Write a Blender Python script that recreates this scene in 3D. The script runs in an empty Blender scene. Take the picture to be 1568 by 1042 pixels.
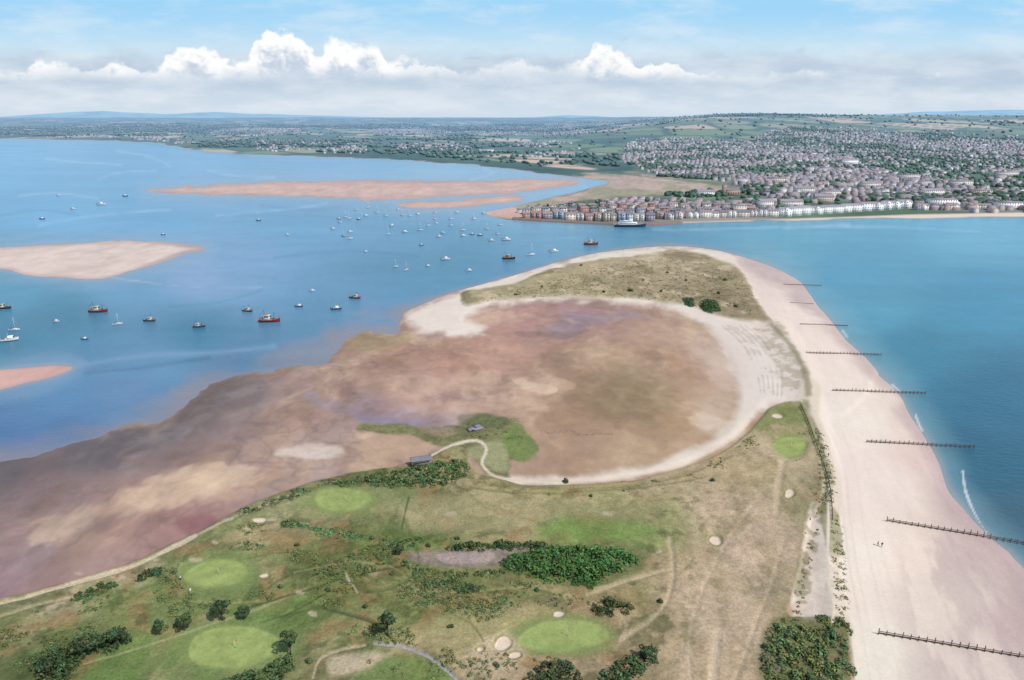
import bpy, math, random
import numpy as np
random.seed(7); rng=np.random.default_rng(7)
scene=bpy.context.scene
scene.view_settings.view_transform='Standard'
scene.view_settings.look='None'
scene.view_settings.exposure=0
# ------------------------------------------------------------------ image pixels back-projected through the camera to the ground
F=1045.0; H=120.0; CU=784.0; CV=521.0
P=math.atan(341/1045.0); sp=math.sin(P); cp=math.cos(P)
def unproj(u,v,z=0.0):
    u=np.asarray(u,float); v=np.asarray(v,float)
    xp=(u-CU)/F; yp=(CV-v)/F
    t=(H-z)/(sp-yp*cp)
    return t*xp, t*(cp+yp*sp)
def proj(X,Y,Z):
    d=Y*cp+(H-Z)*sp
    return CU+F*X/d, CV-F*(Y*sp-(H-Z)*cp)/d
def lin(c):
    c=np.asarray(c,float)/255.0
    return np.where(c<=0.04045,c/12.92,((c+0.055)/1.055)**2.4)
KA=0.98
def ss(a,b,x):
    t=np.clip((x-a)/(b-a),0,1); return t*t*(3-2*t)
# ------------------------------------------------------------------ noise
TAB=rng.random((8,256,256)).astype(np.float32)
def vn(x,y,s=0):
    xi=np.floor(x); yi=np.floor(y); fx=x-xi; fy=y-yi
    xi=xi.astype(np.int64)&255; yi=yi.astype(np.int64)&255
    x1=(xi+1)&255; y1=(yi+1)&255
    fx=fx*fx*(3-2*fx); fy=fy*fy*(3-2*fy); T=TAB[s%8]
    return (T[xi,yi]*(1-fx)+T[x1,yi]*fx)*(1-fy)+(T[xi,y1]*(1-fx)+T[x1,y1]*fx)*fy
def fbm(x,y,wl,o=4,s=0):
    r=0;a=1;t=0
    for i in range(o):
        k=2.03**i/wl
        ca,sa=math.cos(0.6*i+0.4),math.sin(0.6*i+0.4)
        r=r+a*vn((x*ca-y*sa)*k+13.7*i+s*7.3,(x*sa+y*ca)*k+5.1*i+s*3.9,s+i); t+=a; a*=0.58
    return r/t-0.5
# ------------------------------------------------------------------ grid
gu=np.concatenate([np.arange(-1250,-40,22),np.arange(-40,1610,1.4),np.arange(1610,2850,22)])
gv=np.concatenate([np.arange(1150,260,-1.4),np.arange(260,200,-0.5),np.arange(200,182.4,-0.25)])
NU=len(gu); NV=len(gv)
U,V=np.meshgrid(gu,gv)
X,Y=unproj(U,V)
cu=np.arange(-1260,2880,5.0); cv=np.arange(181,1160,2.5)
CUg,CVg=np.meshgrid(cu,cv)
def upsample(A,us=gu,vs=gv):
    iu=np.clip((us-cu[0])/5.0,0,len(cu)-1.001); iv=np.clip((vs-cv[0])/2.5,0,len(cv)-1.001)
    i0=iu.astype(int); t=iu-i0
    B=A[:,i0]*(1-t)+A[:,i0+1]*t
    j0=iv.astype(int); s=(iv-j0)[:,None]
    return B[j0]*(1-s)+B[j0+1]*s
def smooth_poly(p,n=3,closed=True):
    p=np.array(p,float); N=len(p); out=[]
    rg=range(N) if closed else range(N-1)
    for i in rg:
        if closed: a,b,c,d=p[i-1],p[i],p[(i+1)%N],p[(i+2)%N]
        else: a,b,c,d=p[max(i-1,0)],p[i],p[i+1],p[min(i+2,N-1)]
        for k in range(n):
            t=k/n
            out.append(0.5*((2*b)+(-a+c)*t+(2*a-5*b+4*c-d)*t*t+(-a+3*b-3*c+d)*t**3))
    if not closed: out.append(p[-1])
    return np.array(out)
def sdf_pts(poly,x,y,closed=True):
    d2=np.full(x.shape,1e12); ins=np.zeros(x.shape,bool)
    N=len(poly)
    for i in range(N if closed else N-1):
        ax,ay=poly[i]; bx,by=poly[(i+1)%N]
        ex,ey=bx-ax,by-ay; l=ex*ex+ey*ey+1e-9
        wx=x-ax; wy=y-ay
        t=np.clip((wx*ex+wy*ey)/l,0,1)
        d2=np.minimum(d2,(wx-t*ex)**2+(wy-t*ey)**2)
        if closed:
            c=(ay>y)!=(by>y)
            if ey!=0: ins^=c&(x<(ex)*(y-ay)/ey+ax)
    d=np.sqrt(d2)
    return np.where(ins,d,-d) if closed else -d
def sdf(poly,n=3,closed=True,pad=40,us=gu,vs=gv):
    p=smooth_poly(poly,n,closed) if n>1 else np.array(poly,float)
    u0,v0=p.min(0)-pad; u1,v1=p.max(0)+pad
    if (u1-u0)*(v1-v0)>90000:
        return upsample(sdf_pts(p,CUg,CVg,closed),us,vs)
    R=np.full((len(vs),len(us)),-999.0)
    iu=np.where((us>=u0)&(us<=u1))[0]; iv=np.where((vs>=v0)&(vs<=v1))[0]
    if len(iu)==0 or len(iv)==0: return R
    uu,vv=np.meshgrid(us[iu],vs[iv])
    R[iv[0]:iv[-1]+1,iu[0]:iu[-1]+1]=sdf_pts(p,uu,vv,closed)
    return R
def idw(ctrl,us=gu,vs=gv,s=18,pw=1.6):
    acc=np.zeros(CUg.shape+(3,)); wt=np.zeros(CUg.shape)
    for (a,b,c) in ctrl:
        w=1/(((CUg-a)**2+(1.6*(CVg-b))**2)+s*s)**pw
        wt+=w; acc+=w[...,None]*lin(c)
    acc/=wt[...,None]
    return np.stack([upsample(acc[...,k],us,vs) for k in range(3)],-1)
# ------------------------------------------------------------------ outlines
PEN=[(-1400,900),(-600,800),(-200,745),(0,708),(100,684),(200,660),(272,632),(290,610),(350,585),(400,575),(450,560),(505,548),(520,525),(560,511),(608,513),(618,488),(645,468),(690,450),(760,432),(800,420),(850,403),(920,388),(1000,379),(1070,380),(1130,393),(1180,410),(1215,432),(1240,465),(1268,490),(1290,520),(1322,552),(1345,575),(1375,602),(1390,630),(1410,660),(1428,690),(1440,715),(1452,750),(1480,785),(1515,822),(1545,845),(1568,870),(1700,985),(2100,1300),(2100,1500),(-1400,1500)]
FAR=[(-1400,200),(-600,206),(0,212),(75,214),(180,216),(250,221),(320,233),(400,236),(480,240),(560,243),(640,247),(700,251),(770,258),(830,266),(890,272),(935,280),(900,290),(860,300),(810,312),(770,320),(742,326),(760,334),(800,338),(860,341),(940,345),(1000,345),(1050,342),(1150,339),(1250,337),(1400,334),(1568,333),(2000,332),(2900,335),(2900,120),(-1400,120)]
BARS=[[(225,293),(300,286),(420,279),(560,278),(700,278),(800,275),(870,274),(884,281),(840,288),(780,296),(700,300),(640,303),(560,306),(450,300),(330,298)],
[(610,313),(680,308),(750,303),(790,300),(800,306),(760,312),(690,319),(640,320)],
[(-300,390),(-100,382),(0,379),(90,374),(180,371),(240,370),(312,379),(290,388),(250,400),(210,412),(165,426),(120,427),(50,422),(0,412),(-100,405)],
[(-300,575),(-100,565),(0,566),(80,560),(112,564),(80,578),(30,590),(0,597),(-100,615)]]
nA=fbm(X,Y,14,4,1); nB=fbm(X,Y,45,4,2)
sPen=sdf(PEN)
leftw=ss(660,600,U)
sPen=sPen+nA*(3+18*leftw)+nB*(3+22*leftw)
sFar=sdf(FAR,2)+fbm(X,Y,60,3,3)*5
sBars=[sdf(b)+fbm(X,Y,40,4,4)*7 for b in BARS]
sBar=np.maximum.reduce(sBars)
sL=np.maximum(np.maximum(sPen,sFar),sBar)
isFar=sFar>sPen
def far_h(Xx,Yy):
    a=Xx/Yy
    w=ss(0.02,0.30,a)
    hr=(120+18*np.exp(-((a-0.33)/0.16)**2))*ss(1800,5200,Yy)
    hl=100*ss(4300,13000,Yy)
    h=hl*(1-w)+hr*w
    n=fbm(Xx,Yy,1500,4,5)
    n2=fbm(Xx,Yy,500,3,6)
    amp=ss(1600,4500,Yy)*(0.35+0.65*w)+ss(4500,12000,Yy)*0.9
    return h+amp*(n*42+n2*12)
Z=np.clip(sL*0.03,-1.5,0.35)
Hf=far_h(X,Y)*ss(0,12,sFar)
Z=np.where(isFar,Z+np.maximum(Hf,0),Z)
# ------------------------------------------------------------------ colours
WET=np.zeros(U.shape); VEG=np.zeros(U.shape)
MUD=[(0,720,(106,100,106)),(150,690,(110,102,108)),(240,680,(106,98,100)),(320,612,(132,116,112)),(60,760,(132,114,116)),(60,850,(150,126,124)),(200,780,(164,134,122)),(300,740,(188,160,140)),(400,720,(172,144,128)),(100,820,(172,146,134)),(250,800,(152,120,114)),(300,800,(156,120,116)),(500,620,(166,136,124)),(450,580,(158,134,126)),(600,560,(168,134,120)),(700,560,(176,138,122)),(800,490,(172,136,128)),(880,480,(162,132,130)),(950,600,(152,128,104)),(900,560,(158,130,108)),(1040,560,(166,136,114)),(1050,640,(174,146,118)),(850,660,(162,134,112)),(700,620,(162,134,126)),(560,620,(150,128,130)),(600,590,(180,150,136)),(560,690,(182,154,134)),(470,700,(182,156,140)),(1080,540,(186,160,144)),(560,520,(158,134,114)),(20,890,(152,126,130)),(650,530,(170,136,120)),(760,540,(180,144,128)),(-400,850,(138,118,120)),(1000,700,(178,152,126))]
C=idw(MUD)
wxX=X+18*fbm(X,Y,40,3,2); wyY=Y+18*fbm(X,Y,40,3,3)
wet=fbm(wxX*0.8,wyY*0.55,24,5,3); fine=fbm(X,Y,4,3,4); mid=fbm(wxX,wyY*0.6,9,4,6)
def paint(m,c,var=0.0,nz=None,wetv=None,veg=None):
    global C,WET,VEG
    c=lin(c) if not isinstance(c,np.ndarray) else c
    if nz is not None: c=c*(1+var*nz)[...,None]
    C=C*(1-m[...,None])+c*m[...,None]
    if wetv is not None: WET=WET*(1-m)+wetv*m
    if veg is not None: VEG=VEG*(1-m)+veg*m
WET=0.3*ss(-0.12,0.12,wet)
m=ss(0.0,0.2,fbm(wxX,wyY*0.5,34,6,6))*ss(800,500,U)*0.5
paint(m,(124,108,106),0.4,mid)
m=ss(0.02,0.2,fbm(wxX+99,wyY*0.5,22,6,7))*0.42
paint(m,(200,176,152),0.4,mid,0.05)
m=ss(0.06,0.2,fbm(wxX+300,wyY*0.45,26,6,2))*0.36*ss(1000,760,U)
paint(m,(148,134,138),0.3,mid,0.6)  # wet mud patches; purple tint paints in their sky reflection
m=ss(0.05,0.17,fbm(wxX+500,wyY*0.5,15,6,1))*0.35*ss(1120,1000,U)
paint(m,(136,112,96),0.3,mid,0.1)
rl=1-np.abs(fbm(wxX,wyY,38,4,5))*34
paint(np.clip(rl,0,1)*0.35*ss(1000,800,U),(122,108,108),0,None,0.6)
rl=1-np.abs(fbm(wxX+60,wyY*0.8,19,4,4))*26
paint(np.clip(rl,0,1)*0.28*ss(900,600,U),(112,98,98),0,None,0.5)
WEED=[(272,632),(290,606),(350,588),(395,590),(385,610),(330,625),(330,650),(260,690),(180,715),(60,740),(0,765),(-200,800),(-200,740),(0,710),(120,682),(220,655)]
m=ss(-16,12,sdf(WEED)+wet*70+mid*50+fine*10)*0.62
paint(m,(100,94,96),1.0,mid,0.2)
def polyx(p,c,w=5,al=0.6,nz=14,wv=None):
    m=ss(-w,w,sdf(p,3)+nz*nA+nz*1.5*mid)*al; paint(m,c,0.3,mid,wv)
polyx([(880,478),(960,480),(990,487),(930,495),(870,512),(830,508),(850,492)],(138,128,142),4,0.45,14,.7)
polyx([(470,610),(560,628),(700,636),(760,648),(640,652),(520,640)],(142,130,146),6,0.5,22,.7)
polyx([(540,640),(640,646),(690,655),(620,654)],(124,120,150),3,0.5,10,1)
polyx([(180,700),(260,690),(330,650),(420,640),(380,680),(260,720)],(126,106,106),8,0.45,28)
polyx([(200,755),(330,715),(400,725),(330,760),(230,790)],(206,182,156),8,0.5,28)
polyx([(60,790),(220,760),(240,775),(120,820),(40,835)],(194,170,148),8,0.4,28)
polyx([(270,795),(320,790),(330,806),(285,818)],(134,90,94),6,0.6,16)
polyx([(1050,640),(1080,635),(1100,650),(1070,662)],(206,184,160),5,0.7,12)
polyx([(950,560),(1030,590),(1020,640),(930,650),(870,600)],(140,124,96),16,0.5,30)
polyx([(780,550),(880,540),(960,590),(900,620),(820,600)],(148,122,102),16,0.3,30)
polyx([(600,580),(760,576),(880,588),(800,600),(640,604)],(192,164,146),6,0.4,26)
polyx([(520,512),(560,508),(620,520),(600,535),(540,535)],(144,128,96),5,0.55,20)
polyx([(800,506),(860,512),(900,508),(860,518),(790,514)],(120,100,96),2,0.5,8)
polyx([(640,625),(760,615),(860,630),(780,645),(660,640)],(188,158,138),6,0.35,26)
polyx([(780,580),(830,590),(850,600),(810,598)],(206,184,160),3,0.5,10)
C*=(1+0.26*wet+0.34*mid+0.26*fine)[...,None]
C*=np.array([1.03,1.0,0.93])
for i in range(26):
    u_=830+i*4.2+random.uniform(-2,2); v_=662+2.5*math.sin(i*.5)+i*0.25+random.uniform(-1.5,1.5)
    m=ss(-1,1.2,sdf([(u_-2,v_),(u_,v_-1.0),(u_+2,v_),(u_,v_+1.0)],2)); paint(m*0.55,(96,80,72))
# ---- dry sand
SAND1=[(616,486),(640,468),(700,449),(712,440),(850,402),(920,386),(1000,377),(1075,378),(1140,392),(1230,425),(1260,470),(1300,520),(1350,570),(1300,640),(1240,640),(1225,620),(1180,618),(1150,650),(1100,690),(1050,712),(980,732),(900,741),(850,744),(790,742),(770,735),(850,732),(900,728),(980,716),(1045,695),(1095,668),(1122,640),(1128,600),(1118,560),(1100,525),(1075,500),(1040,480),(990,468),(930,462),(880,461),(800,463),(750,470),(722,480),(712,492),(740,505),(725,516),(680,513),(640,505)]
sS1=sdf(SAND1,2)
m=ss(-7,8,sS1+wet*14+mid*14)
dry=idw([(1000,385,(220,208,190)),(700,480,(222,206,190)),(1160,560,(218,204,190)),(1100,680,(224,208,188)),(1200,470,(222,204,188))])
paint(m,dry*(1+0.14*wet+0.16*mid+0.10*fine)[...,None],0,None,0)
m=ss(-35,25,sdf([(1080,520),(1125,560),(1128,640),(1100,672),(1060,650),(1100,600),(1090,560)])+wet*70+mid*50)*0.55
paint(m,(204,182,164),0,None,0.1)
for k in range(6):
    o=k*9
    m=ss(-2.4,0.6,sdf([(1105+o,500),(1138+o,530),(1158+o*0.85,570),(1165+o*0.7,608)],3,False)+nA*10)*0.4*(mid>-0.08)
    paint(m,(160,144,132))
# ---- main beach
BEACH=[(1125,392),(1150,430),(1166,462),(1188,492),(1216,530),(1240,572),(1245,612),(1236,632),(1250,664),(1266,702),(1272,750),(1268,800),(1276,860),(1284,930),(1300,975),(1308,1042),(1320,1200),(1400,1600),(2400,1600),(2400,1300),(1700,900),(1568,800),(1480,640),(1300,440),(1200,395)]
sB=sdf(BEACH,2)
bcol=idw([(1180,420,(222,202,188)),(1230,500,(228,208,192)),(1330,650,(232,216,198)),(1290,640,(230,214,196)),(1330,850,(234,218,198)),(1400,850,(230,208,188)),(1350,1000,(230,216,196)),(1480,1000,(216,198,182)),(1420,700,(216,190,176)),(1480,850,(214,192,178)),(1560,960,(194,170,160)),(1340,740,(230,212,196)),(1450,920,(222,204,186)),(1380,640,(222,200,184))])
track=fbm(X*1.0-Y*0.30,Y*0.12,2.6,4,5)
m=ss(-3,3,sB+nA*8)
paint(m,bcol*(1+0.10*wet+0.12*track+0.07*fine+0.05*mid)[...,None],0,None,0)
wetm=ss(24,3,sPen+wet*34)*ss(1100,1150,U)*ss(-3,3,sB)
paint(wetm*0.8,(188,164,156),0.25,mid,0.7)
w2=ss(85,20,sPen+wet*80+nB*30+mid*20)*ss(1380,1460,U)*ss(690,750,V)*ss(-3,3,sB)
paint(w2*0.7,(184,160,152),0.3,mid,0.6)
m=ss(0.0,0.16,fbm(X-0.35*Y,Y*0.2,6,5,1))*ss(1340,1440,U)*ss(760,820,V)*0.5*(sPen>0)
paint(m,(182,160,154),0,None,0.4)
bt=ss(-3,3,sB)
for off,al in ((0,.3),(9,.22),(26,.18),(44,.14)):
    q=[(1262+off*1.0,660),(1284+off,720),(1292+off*1.1,800),(1302+off*1.3,880),(1318+off*1.5,960),(1335+off*1.8,1060)]
    m=ss(-2.6,0.2,sdf(q,3,False)+nA*5)*al*bt; paint(m,(204,184,166))
# ---- spit grass
SPG=[(705,455),(715,446),(780,436),(850,411),(920,399),(1000,390),(1030,380),(1080,392),(1125,408),(1145,430),(1155,455),(1172,480),(1182,498),(1130,492),(1090,482),(1040,468),(960,459),(880,456),(800,459),(740,465),(712,470)]
sG=sdf(SPG)+nA*8
gn=fbm(X,Y,6,4,2); gn2=fbm(wxX,wyY,20,4,0); g1=fbm(X,Y,1.8,2,7)
spc=idw([(760,450,(164,152,118)),(900,420,(168,152,120)),(1000,400,(178,160,130)),(960,440,(154,140,110)),(1080,440,(152,138,108)),(1130,470,(152,136,108)),(850,440,(168,154,120)),(1060,385,(166,150,122))])
m=ss(-2,3,sG)
paint(m,spc*(1+0.45*gn+0.35*gn2+0.3*g1)[...,None],0,None,0,1)
paint(m*ss(0.05,0.2,fbm(wxX,wyY*0.7,16,4,5))*0.6,(114,106,76),0.5,gn)
paint(m*ss(0.10,0.24,fbm(wxX+40,wyY*0.7,12,4,3))*0.6,(204,184,154))
paint(m*ss(5,0,sG)*0.5,(206,190,162))
DUNE=[(1150,500),(1190,492),(1216,528),(1240,572),(1246,610),(1238,628),(1205,612),(1190,570),(1168,530)]
m=ss(-3,4,sdf(DUNE)+nA*10)
paint(m*(0.25+0.75*ss(-0.02,0.1,fbm(X,Y,6,4,6)))*0.6,(158,142,114),0.4,gn,0,0.6)
m=ss(-20,-12,sdf([(1240,600),(1238,640),(1258,700),(1272,760),(1268,830),(1272,900),(1285,960)],3,False)+nA*4)*((sB<20))
paint(m,(212,196,174),0.1,mid,0,0.2)
# ---- golf / grassland
GOLF=[(-1400,1100),(-300,985),(0,918),(60,906),(150,882),(200,864),(260,838),(310,815),(370,782),(430,757),(480,740),(540,726),(600,718),(640,706),(690,686),(722,690),(716,708),(735,728),(770,738),(800,745),(860,746),(960,740),(1045,720),(1105,696),(1145,664),(1168,636),(1188,622),(1226,618),(1240,650),(1252,690),(1260,740),(1252,778),(1240,800),(1228,860),(1214,920),(1211,948),(1290,950),(1300,1000),(1306,1042),(1320,1300),(1300,1600),(-1400,1600)]
sGo=sdf(GOLF,2)+nA*5+nB*3
GC=[(30,965,(138,132,92)),(100,985,(112,120,72)),(60,920,(180,162,132)),(200,880,(166,152,118)),(250,910,(118,130,78)),(400,850,(128,134,86)),(450,800,(144,140,102)),(330,840,(136,136,92)),(560,740,(114,114,76)),(700,765,(168,154,114)),(650,790,(166,154,114)),(800,780,(162,148,108)),(900,760,(150,144,98)),(1000,740,(168,150,116)),(1000,800,(144,142,94)),(880,810,(122,142,78)),(980,830,(134,142,88)),(640,830,(104,120,66)),(560,845,(104,114,64)),(500,860,(116,118,70)),(570,900,(112,112,66)),(450,940,(110,126,70)),(700,930,(130,132,82)),(650,980,(154,144,100)),(640,950,(122,126,76)),(550,1000,(116,124,74)),(540,1015,(176,156,126)),(500,1030,(128,124,84)),(620,1030,(106,126,68)),(760,960,(140,134,86)),(760,900,(122,120,76)),(950,930,(148,132,94)),(1000,870,(160,142,108)),(1060,900,(180,158,130)),(1100,780,(178,156,128)),(1150,850,(184,160,134)),(1180,700,(172,154,120)),(1100,720,(174,154,118)),(1150,960,(180,158,132)),(1090,1030,(178,156,126)),(950,1030,(152,134,104)),(760,1030,(166,146,118)),(1220,640,(128,130,82)),(1170,640,(140,138,92)),(1248,760,(142,134,100)),(1215,900,(168,150,124)),(1240,980,(104,108,72)),(250,1000,(110,122,68)),(200,1035,(104,128,70)),(330,950,(110,124,70)),(60,1030,(84,94,56)),(860,1030,(152,132,102)),(200,930,(118,124,76)),(400,1010,(104,118,66)),(-300,1050,(116,120,76))]
gcol=idw(GC,s=12)
tex=0.46*gn+0.38*gn2+0.52*g1
mg=ss(-2.5,3,sGo)
paint(mg,gcol*(1+tex)[...,None],0,None,0,1)
rightw=ss(1040,920,U)
paint(mg*ss(0.0,0.18,fbm(wxX,wyY,18,5,3))*0.5,(180,156,120),0.4,gn)
paint(mg*ss(0.03,0.16,fbm(wxX+77,wyY,15,5,4))*0.55*rightw,(82,98,54),0.6,gn)
paint(mg*ss(0.05,0.16,fbm(wxX+7,wyY+50,7,5,1))*0.6*rightw,(144,116,80),0.4,g1)
paint(mg*ss(0.08,0.18,fbm(wxX+170,wyY-50,5,4,5))*0.5*ss(1200,1000,U),(70,82,46),0.4,g1)
paint(mg*ss(16,0,sGo)*ss(-0.1,0.2,gn2)*0.6,(134,122,84),0.5,gn)
paint(mg*ss(0.0,0.2,fbm(X*1.0-Y*0.05,Y*0.12,5,4,2))*0.32*ss(1040,1080,U),(200,176,148))
paint(mg*ss(0.02,0.18,fbm(wxX,wyY,11,5,6))*0.4*ss(1020,1060,U),(140,126,90),0.4,gn)
paint(mg*ss(0.05,0.2,fbm(X*1.0-Y*0.05+60,Y*0.3,9,4,4))*0.3*ss(1020,1060,U),(198,172,148),0.2,gn)
NOGO=np.zeros(U.shape)
def poly(p,c,w=3,al=1,n=3,nz=0,var=0.3,nogo=0,veg=None):
    global NOGO
    m=ss(-w,w,sdf(p,n)+nz*nA+nz*0.6*gn)*al
    paint(m,c,var,gn+0.5*gn2+0.7*g1,None,veg); NOGO=np.maximum(NOGO,m*nogo)
def ell(u,v,a,b,c,w=2,al=1,wob=0.08,var=0.15,veg=0.3,nogo=1):
    global NOGO
    ph=random.random()*6
    p=[(u+a*(1+wob*math.sin(2*t+ph)+wob*0.6*math.sin(3*t+2*ph))*math.cos(t),v+b*(1+wob*math.sin(2*t+ph))*math.sin(t)) for t in np.linspace(0,2*math.pi,14)[:-1]]
    m=ss(-w,w,sdf(p,2))*al; paint(m,c,var,gn+g1,None,veg); NOGO=np.maximum(NOGO,m*nogo); return m
def line(p,c,w=2,al=1,soft=1.5,nz=2,nogo=1):
    global NOGO
    m=ss(-w-soft,-w+soft,sdf(p,3,False)+nz*nA+nz*0.5*gn)*al; paint(m,c,0.3,gn); NOGO=np.maximum(NOGO,m*nogo); return m
poly([(1238,790),(1262,780),(1274,860),(1286,945),(1212,948),(1222,880)],(216,200,182),4,0.85,nz=10,veg=0.2)
m=ss(-2,2,sdf([(1254,780),(1282,790),(1290,860),(1298,945),(1262,935),(1266,860)])+nA*10)*ss(-0.1,0.1,gn2)*0.7
paint(m,(134,132,90),0.5,g1)
m=ss(-3,3,sdf([(1244,780),(1262,775),(1248,860),(1236,945),(1210,945),(1222,860)])+nA*10)*ss(-0.02,0.08,fbm(X,Y,5,3,3))*0.7
paint(m,(142,132,100),0.5,g1)
line([(1230,625),(1246,665),(1260,705),(1268,745),(1262,785)],(128,124,86),5,0.75,4,12,0)
line([(1180,500),(1212,535),(1232,575),(1238,605)],(132,124,92),4,0.7,3,10,0)
poly([(548,660),(570,652),(615,650),(640,656),(690,652),(712,650),(735,636),(790,646),(800,665),(822,690),(800,706),(780,712),(775,730),(745,728),(735,715),(715,690),(690,684),(665,680),(630,668),(590,664)],(118,118,78),3,0.95,nz=18,var=0.9,veg=1)
poly([(790,655),(822,690),(800,706),(776,700),(772,670)],(112,130,70),5,0.75,nz=12)
poly([(700,640),(735,634),(775,642),(770,655),(720,655)],(88,94,60),3,0.6,nz=8)
poly([(640,656),(690,656),(700,664),(660,668)],(150,126,110),2,0.6,nz=8)
poly([(712,694),(740,680),(762,678),(776,690),(778,722),(760,724),(742,712)],(152,150,110),4,0.9)
poly([(560,672),(620,668),(655,682),(650,700),(600,704),(560,700)],(182,152,126),5,0.7)
poly([(425,694),(470,684),(520,690),(522,698),(470,704),(430,702)],(210,192,176),5,0.75,nz=18)
line([(655,705),(692,684),(730,676),(745,690),(738,712),(760,732),(800,738),(860,738)],(210,194,170),2.2,0.95)
line([(870,738),(960,731),(1045,708),(1105,682),(1145,646)],(222,204,184),4,0.8,3,5)
poly([(1152,655),(1185,628),(1222,632),(1228,655),(1190,650),(1165,665)],(124,132,80),4,0.6,nz=8)
poly([(455,765),(520,748),(610,750),(640,758),(600,790),(500,800),(450,790)],(136,142,94),8,0.6,nogo=.5)
poly([(630,765),(760,762),(950,770),(1010,775),(1000,800),(900,795),(760,815),(640,820),(615,800)],(166,154,114),8,0.5,nogo=1)
poly([(820,815),(880,795),(960,800),(1010,815),(960,832),(880,830)],(120,142,76),9,0.65,nogo=1)
poly([(275,880),(320,850),(380,848),(400,880),(360,915),(290,910)],(118,132,80),9,0.7,nogo=1)
poly([(250,1010),(300,965),(420,950),(460,990),(420,1040),(260,1050)],(114,132,78),10,0.7,nogo=1)
poly([(640,960),(760,930),(800,950),(760,1000),(690,1010),(640,990)],(158,148,104),12,0.6)
poly([(770,975),(820,945),(900,945),(945,975),(930,1005),(820,1010)],(142,138,92),8,0.8,nogo=1)
poly([(180,1000),(300,960),(430,920),(470,925),(330,985),(230,1035),(120,1060)],(112,132,76),8,0.6,nogo=1)
poly([(500,1015),(560,1000),(600,1010),(560,1030),(510,1042)],(192,174,144),5,0.8,nz=12)
poly([(700,1030),(740,985),(790,975),(800,1010),(760,1042)],(188,168,138),8,0.7,nz=12)
poly([(600,1010),(660,1015),(690,1050),(540,1050),(570,1025)],(104,130,70),6,0.7)
poly([(790,840),(830,835),(800,850)],(80,92,56),4,0.6,nz=8)
poly([(770,850),(980,840),(985,875),(910,905),(780,885)],(84,100,56),7,0.6,nz=14)
poly([(1165,985),(1195,950),(1290,950),(1300,985),(1290,1060),(1175,1060)],(84,94,56),7,0.6,nz=14)
for (u,v,a,b) in [(525,769,47,16),(332,882,47,21),(356,995,75,30),(862,977,70,24),(1210,687,24,16)]:
    ell(u,v,a*1.2,b*1.25,(128,140,84),6,0.7)
    ell(u,v,a,b,(152,164,98),3.0,0.9,0.10,0.35)
for (u,v,a,b) in [(770,990,13,10),(788,1008,9,5),(1095,832,9,6),(1208,759,7,6),(855,944,9,3.5),(1190,640,8,3),(398,800,9,4),(735,1000,5,3),(405,885,6,3)]:
    ell(u,v,a+3,b+2.4,(122,126,76),1.5,0.7)
    ell(u,v,a,b,(222,200,178),1.4,1,0.16)
PATHC=(204,186,158)
line([(-300,995),(0,930),(60,914),(120,897),(200,873),(250,850),(300,824)],PATHC,3.0,0.85,1.5,4)
line([(300,824),(350,800),(400,780),(450,760)],PATHC,1.5,0.5)
line([(-100,975),(0,950),(60,932),(130,915),(190,890)],(190,172,140),2,0.5)
line([(1255,1060),(1266,990),(1276,945),(1266,880),(1268,800),(1270,740)],(218,202,180),2.4,0.85)
line([(1090,1060),(1094,1010),(1098,975)],(202,182,154),6,0.6,5)
line([(1188,790),(1192,740),(1198,710)],(202,180,148),5,0.6,4)
line([(950,985),(1010,942),(1030,890),(1025,830)],(196,176,144),4,0.6,4,5)
line([(900,915),(960,895),(1025,878)],(194,174,140),3,0.6,3,5)
line([(1120,1060),(1150,980),(1180,900),(1200,830)],(198,176,150),3,0.35,5,5)
line([(1060,1060),(1055,980),(1080,900),(1110,840),(1150,780)],(198,176,150),3,0.35,5,5)
line([(880,940),(920,930),(960,960),(940,1000)],(192,172,140),3,0.4,4)
line([(575,990),(620,997),(655,1010),(680,1028),(705,1050)],(160,156,152),2.8,0.95,1.2,0)
line([(130,1022),(250,985),(330,958),(400,935),(470,906)],(168,162,120),1.6,0.6)
line([(480,1042),(490,1015),(520,1000),(560,992)],(188,172,140),2.5,0.7,1.5,4)
line([(620,800),(640,870),(600,905),(560,910)],(84,100,56),3,0.6,3)
line([(385,933),(450,914),(540,886),(620,870)],(68,78,50),1.6,0.85)
line([(495,935),(530,945),(575,960),(605,990)],(76,84,58),2.2,0.85)
line([(400,958),(450,940),(495,915),(530,900)],(84,94,56),1.4,0.7)
line([(530,884),(548,912)],(196,184,152),2.0,0.7)
line([(615,812),(620,790),(626,764)],(74,92,50),1.4,0.8)
line([(640,908),(700,912),(800,905),(860,912)],(154,148,102),1.8,0.6)
line([(480,870),(430,890),(410,905)],(80,98,54),2,0.6)
line([(450,880),(520,868),(600,872),(640,905),(700,925)],(154,148,108),1.2,0.5)
line([(380,860),(440,850),(520,862)],(92,102,60),1.2,0.6)
line([(640,915),(680,940),(720,960),(740,990)],(92,102,60),1.2,0.45)
line([(200,930),(270,925),(340,930),(400,925)],(154,148,104),1.2,0.5)
line([(720,750),(800,760),(900,757),(1000,748),(1080,735)],(116,112,76),1.6,0.6,1.5,6)
line([(740,744),(860,752),(960,748),(1050,730),(1120,702)],(128,116,80),2.5,0.55,2.5,10)
line([(860,752),(960,745),(1050,722),(1110,698),(1150,668)],(186,164,124),3,0.45,3,10)
poly([(620,853),(680,847),(720,845),(760,842),(830,838),(842,846),(800,858),(762,872),(700,874),(640,868)],(140,126,112),2.5,0.95,nz=8,var=0.7)
poly([(672,852),(720,849),(757,852),(745,866),(700,869),(675,864)],(172,154,144),2,0.9,nz=6)
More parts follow.
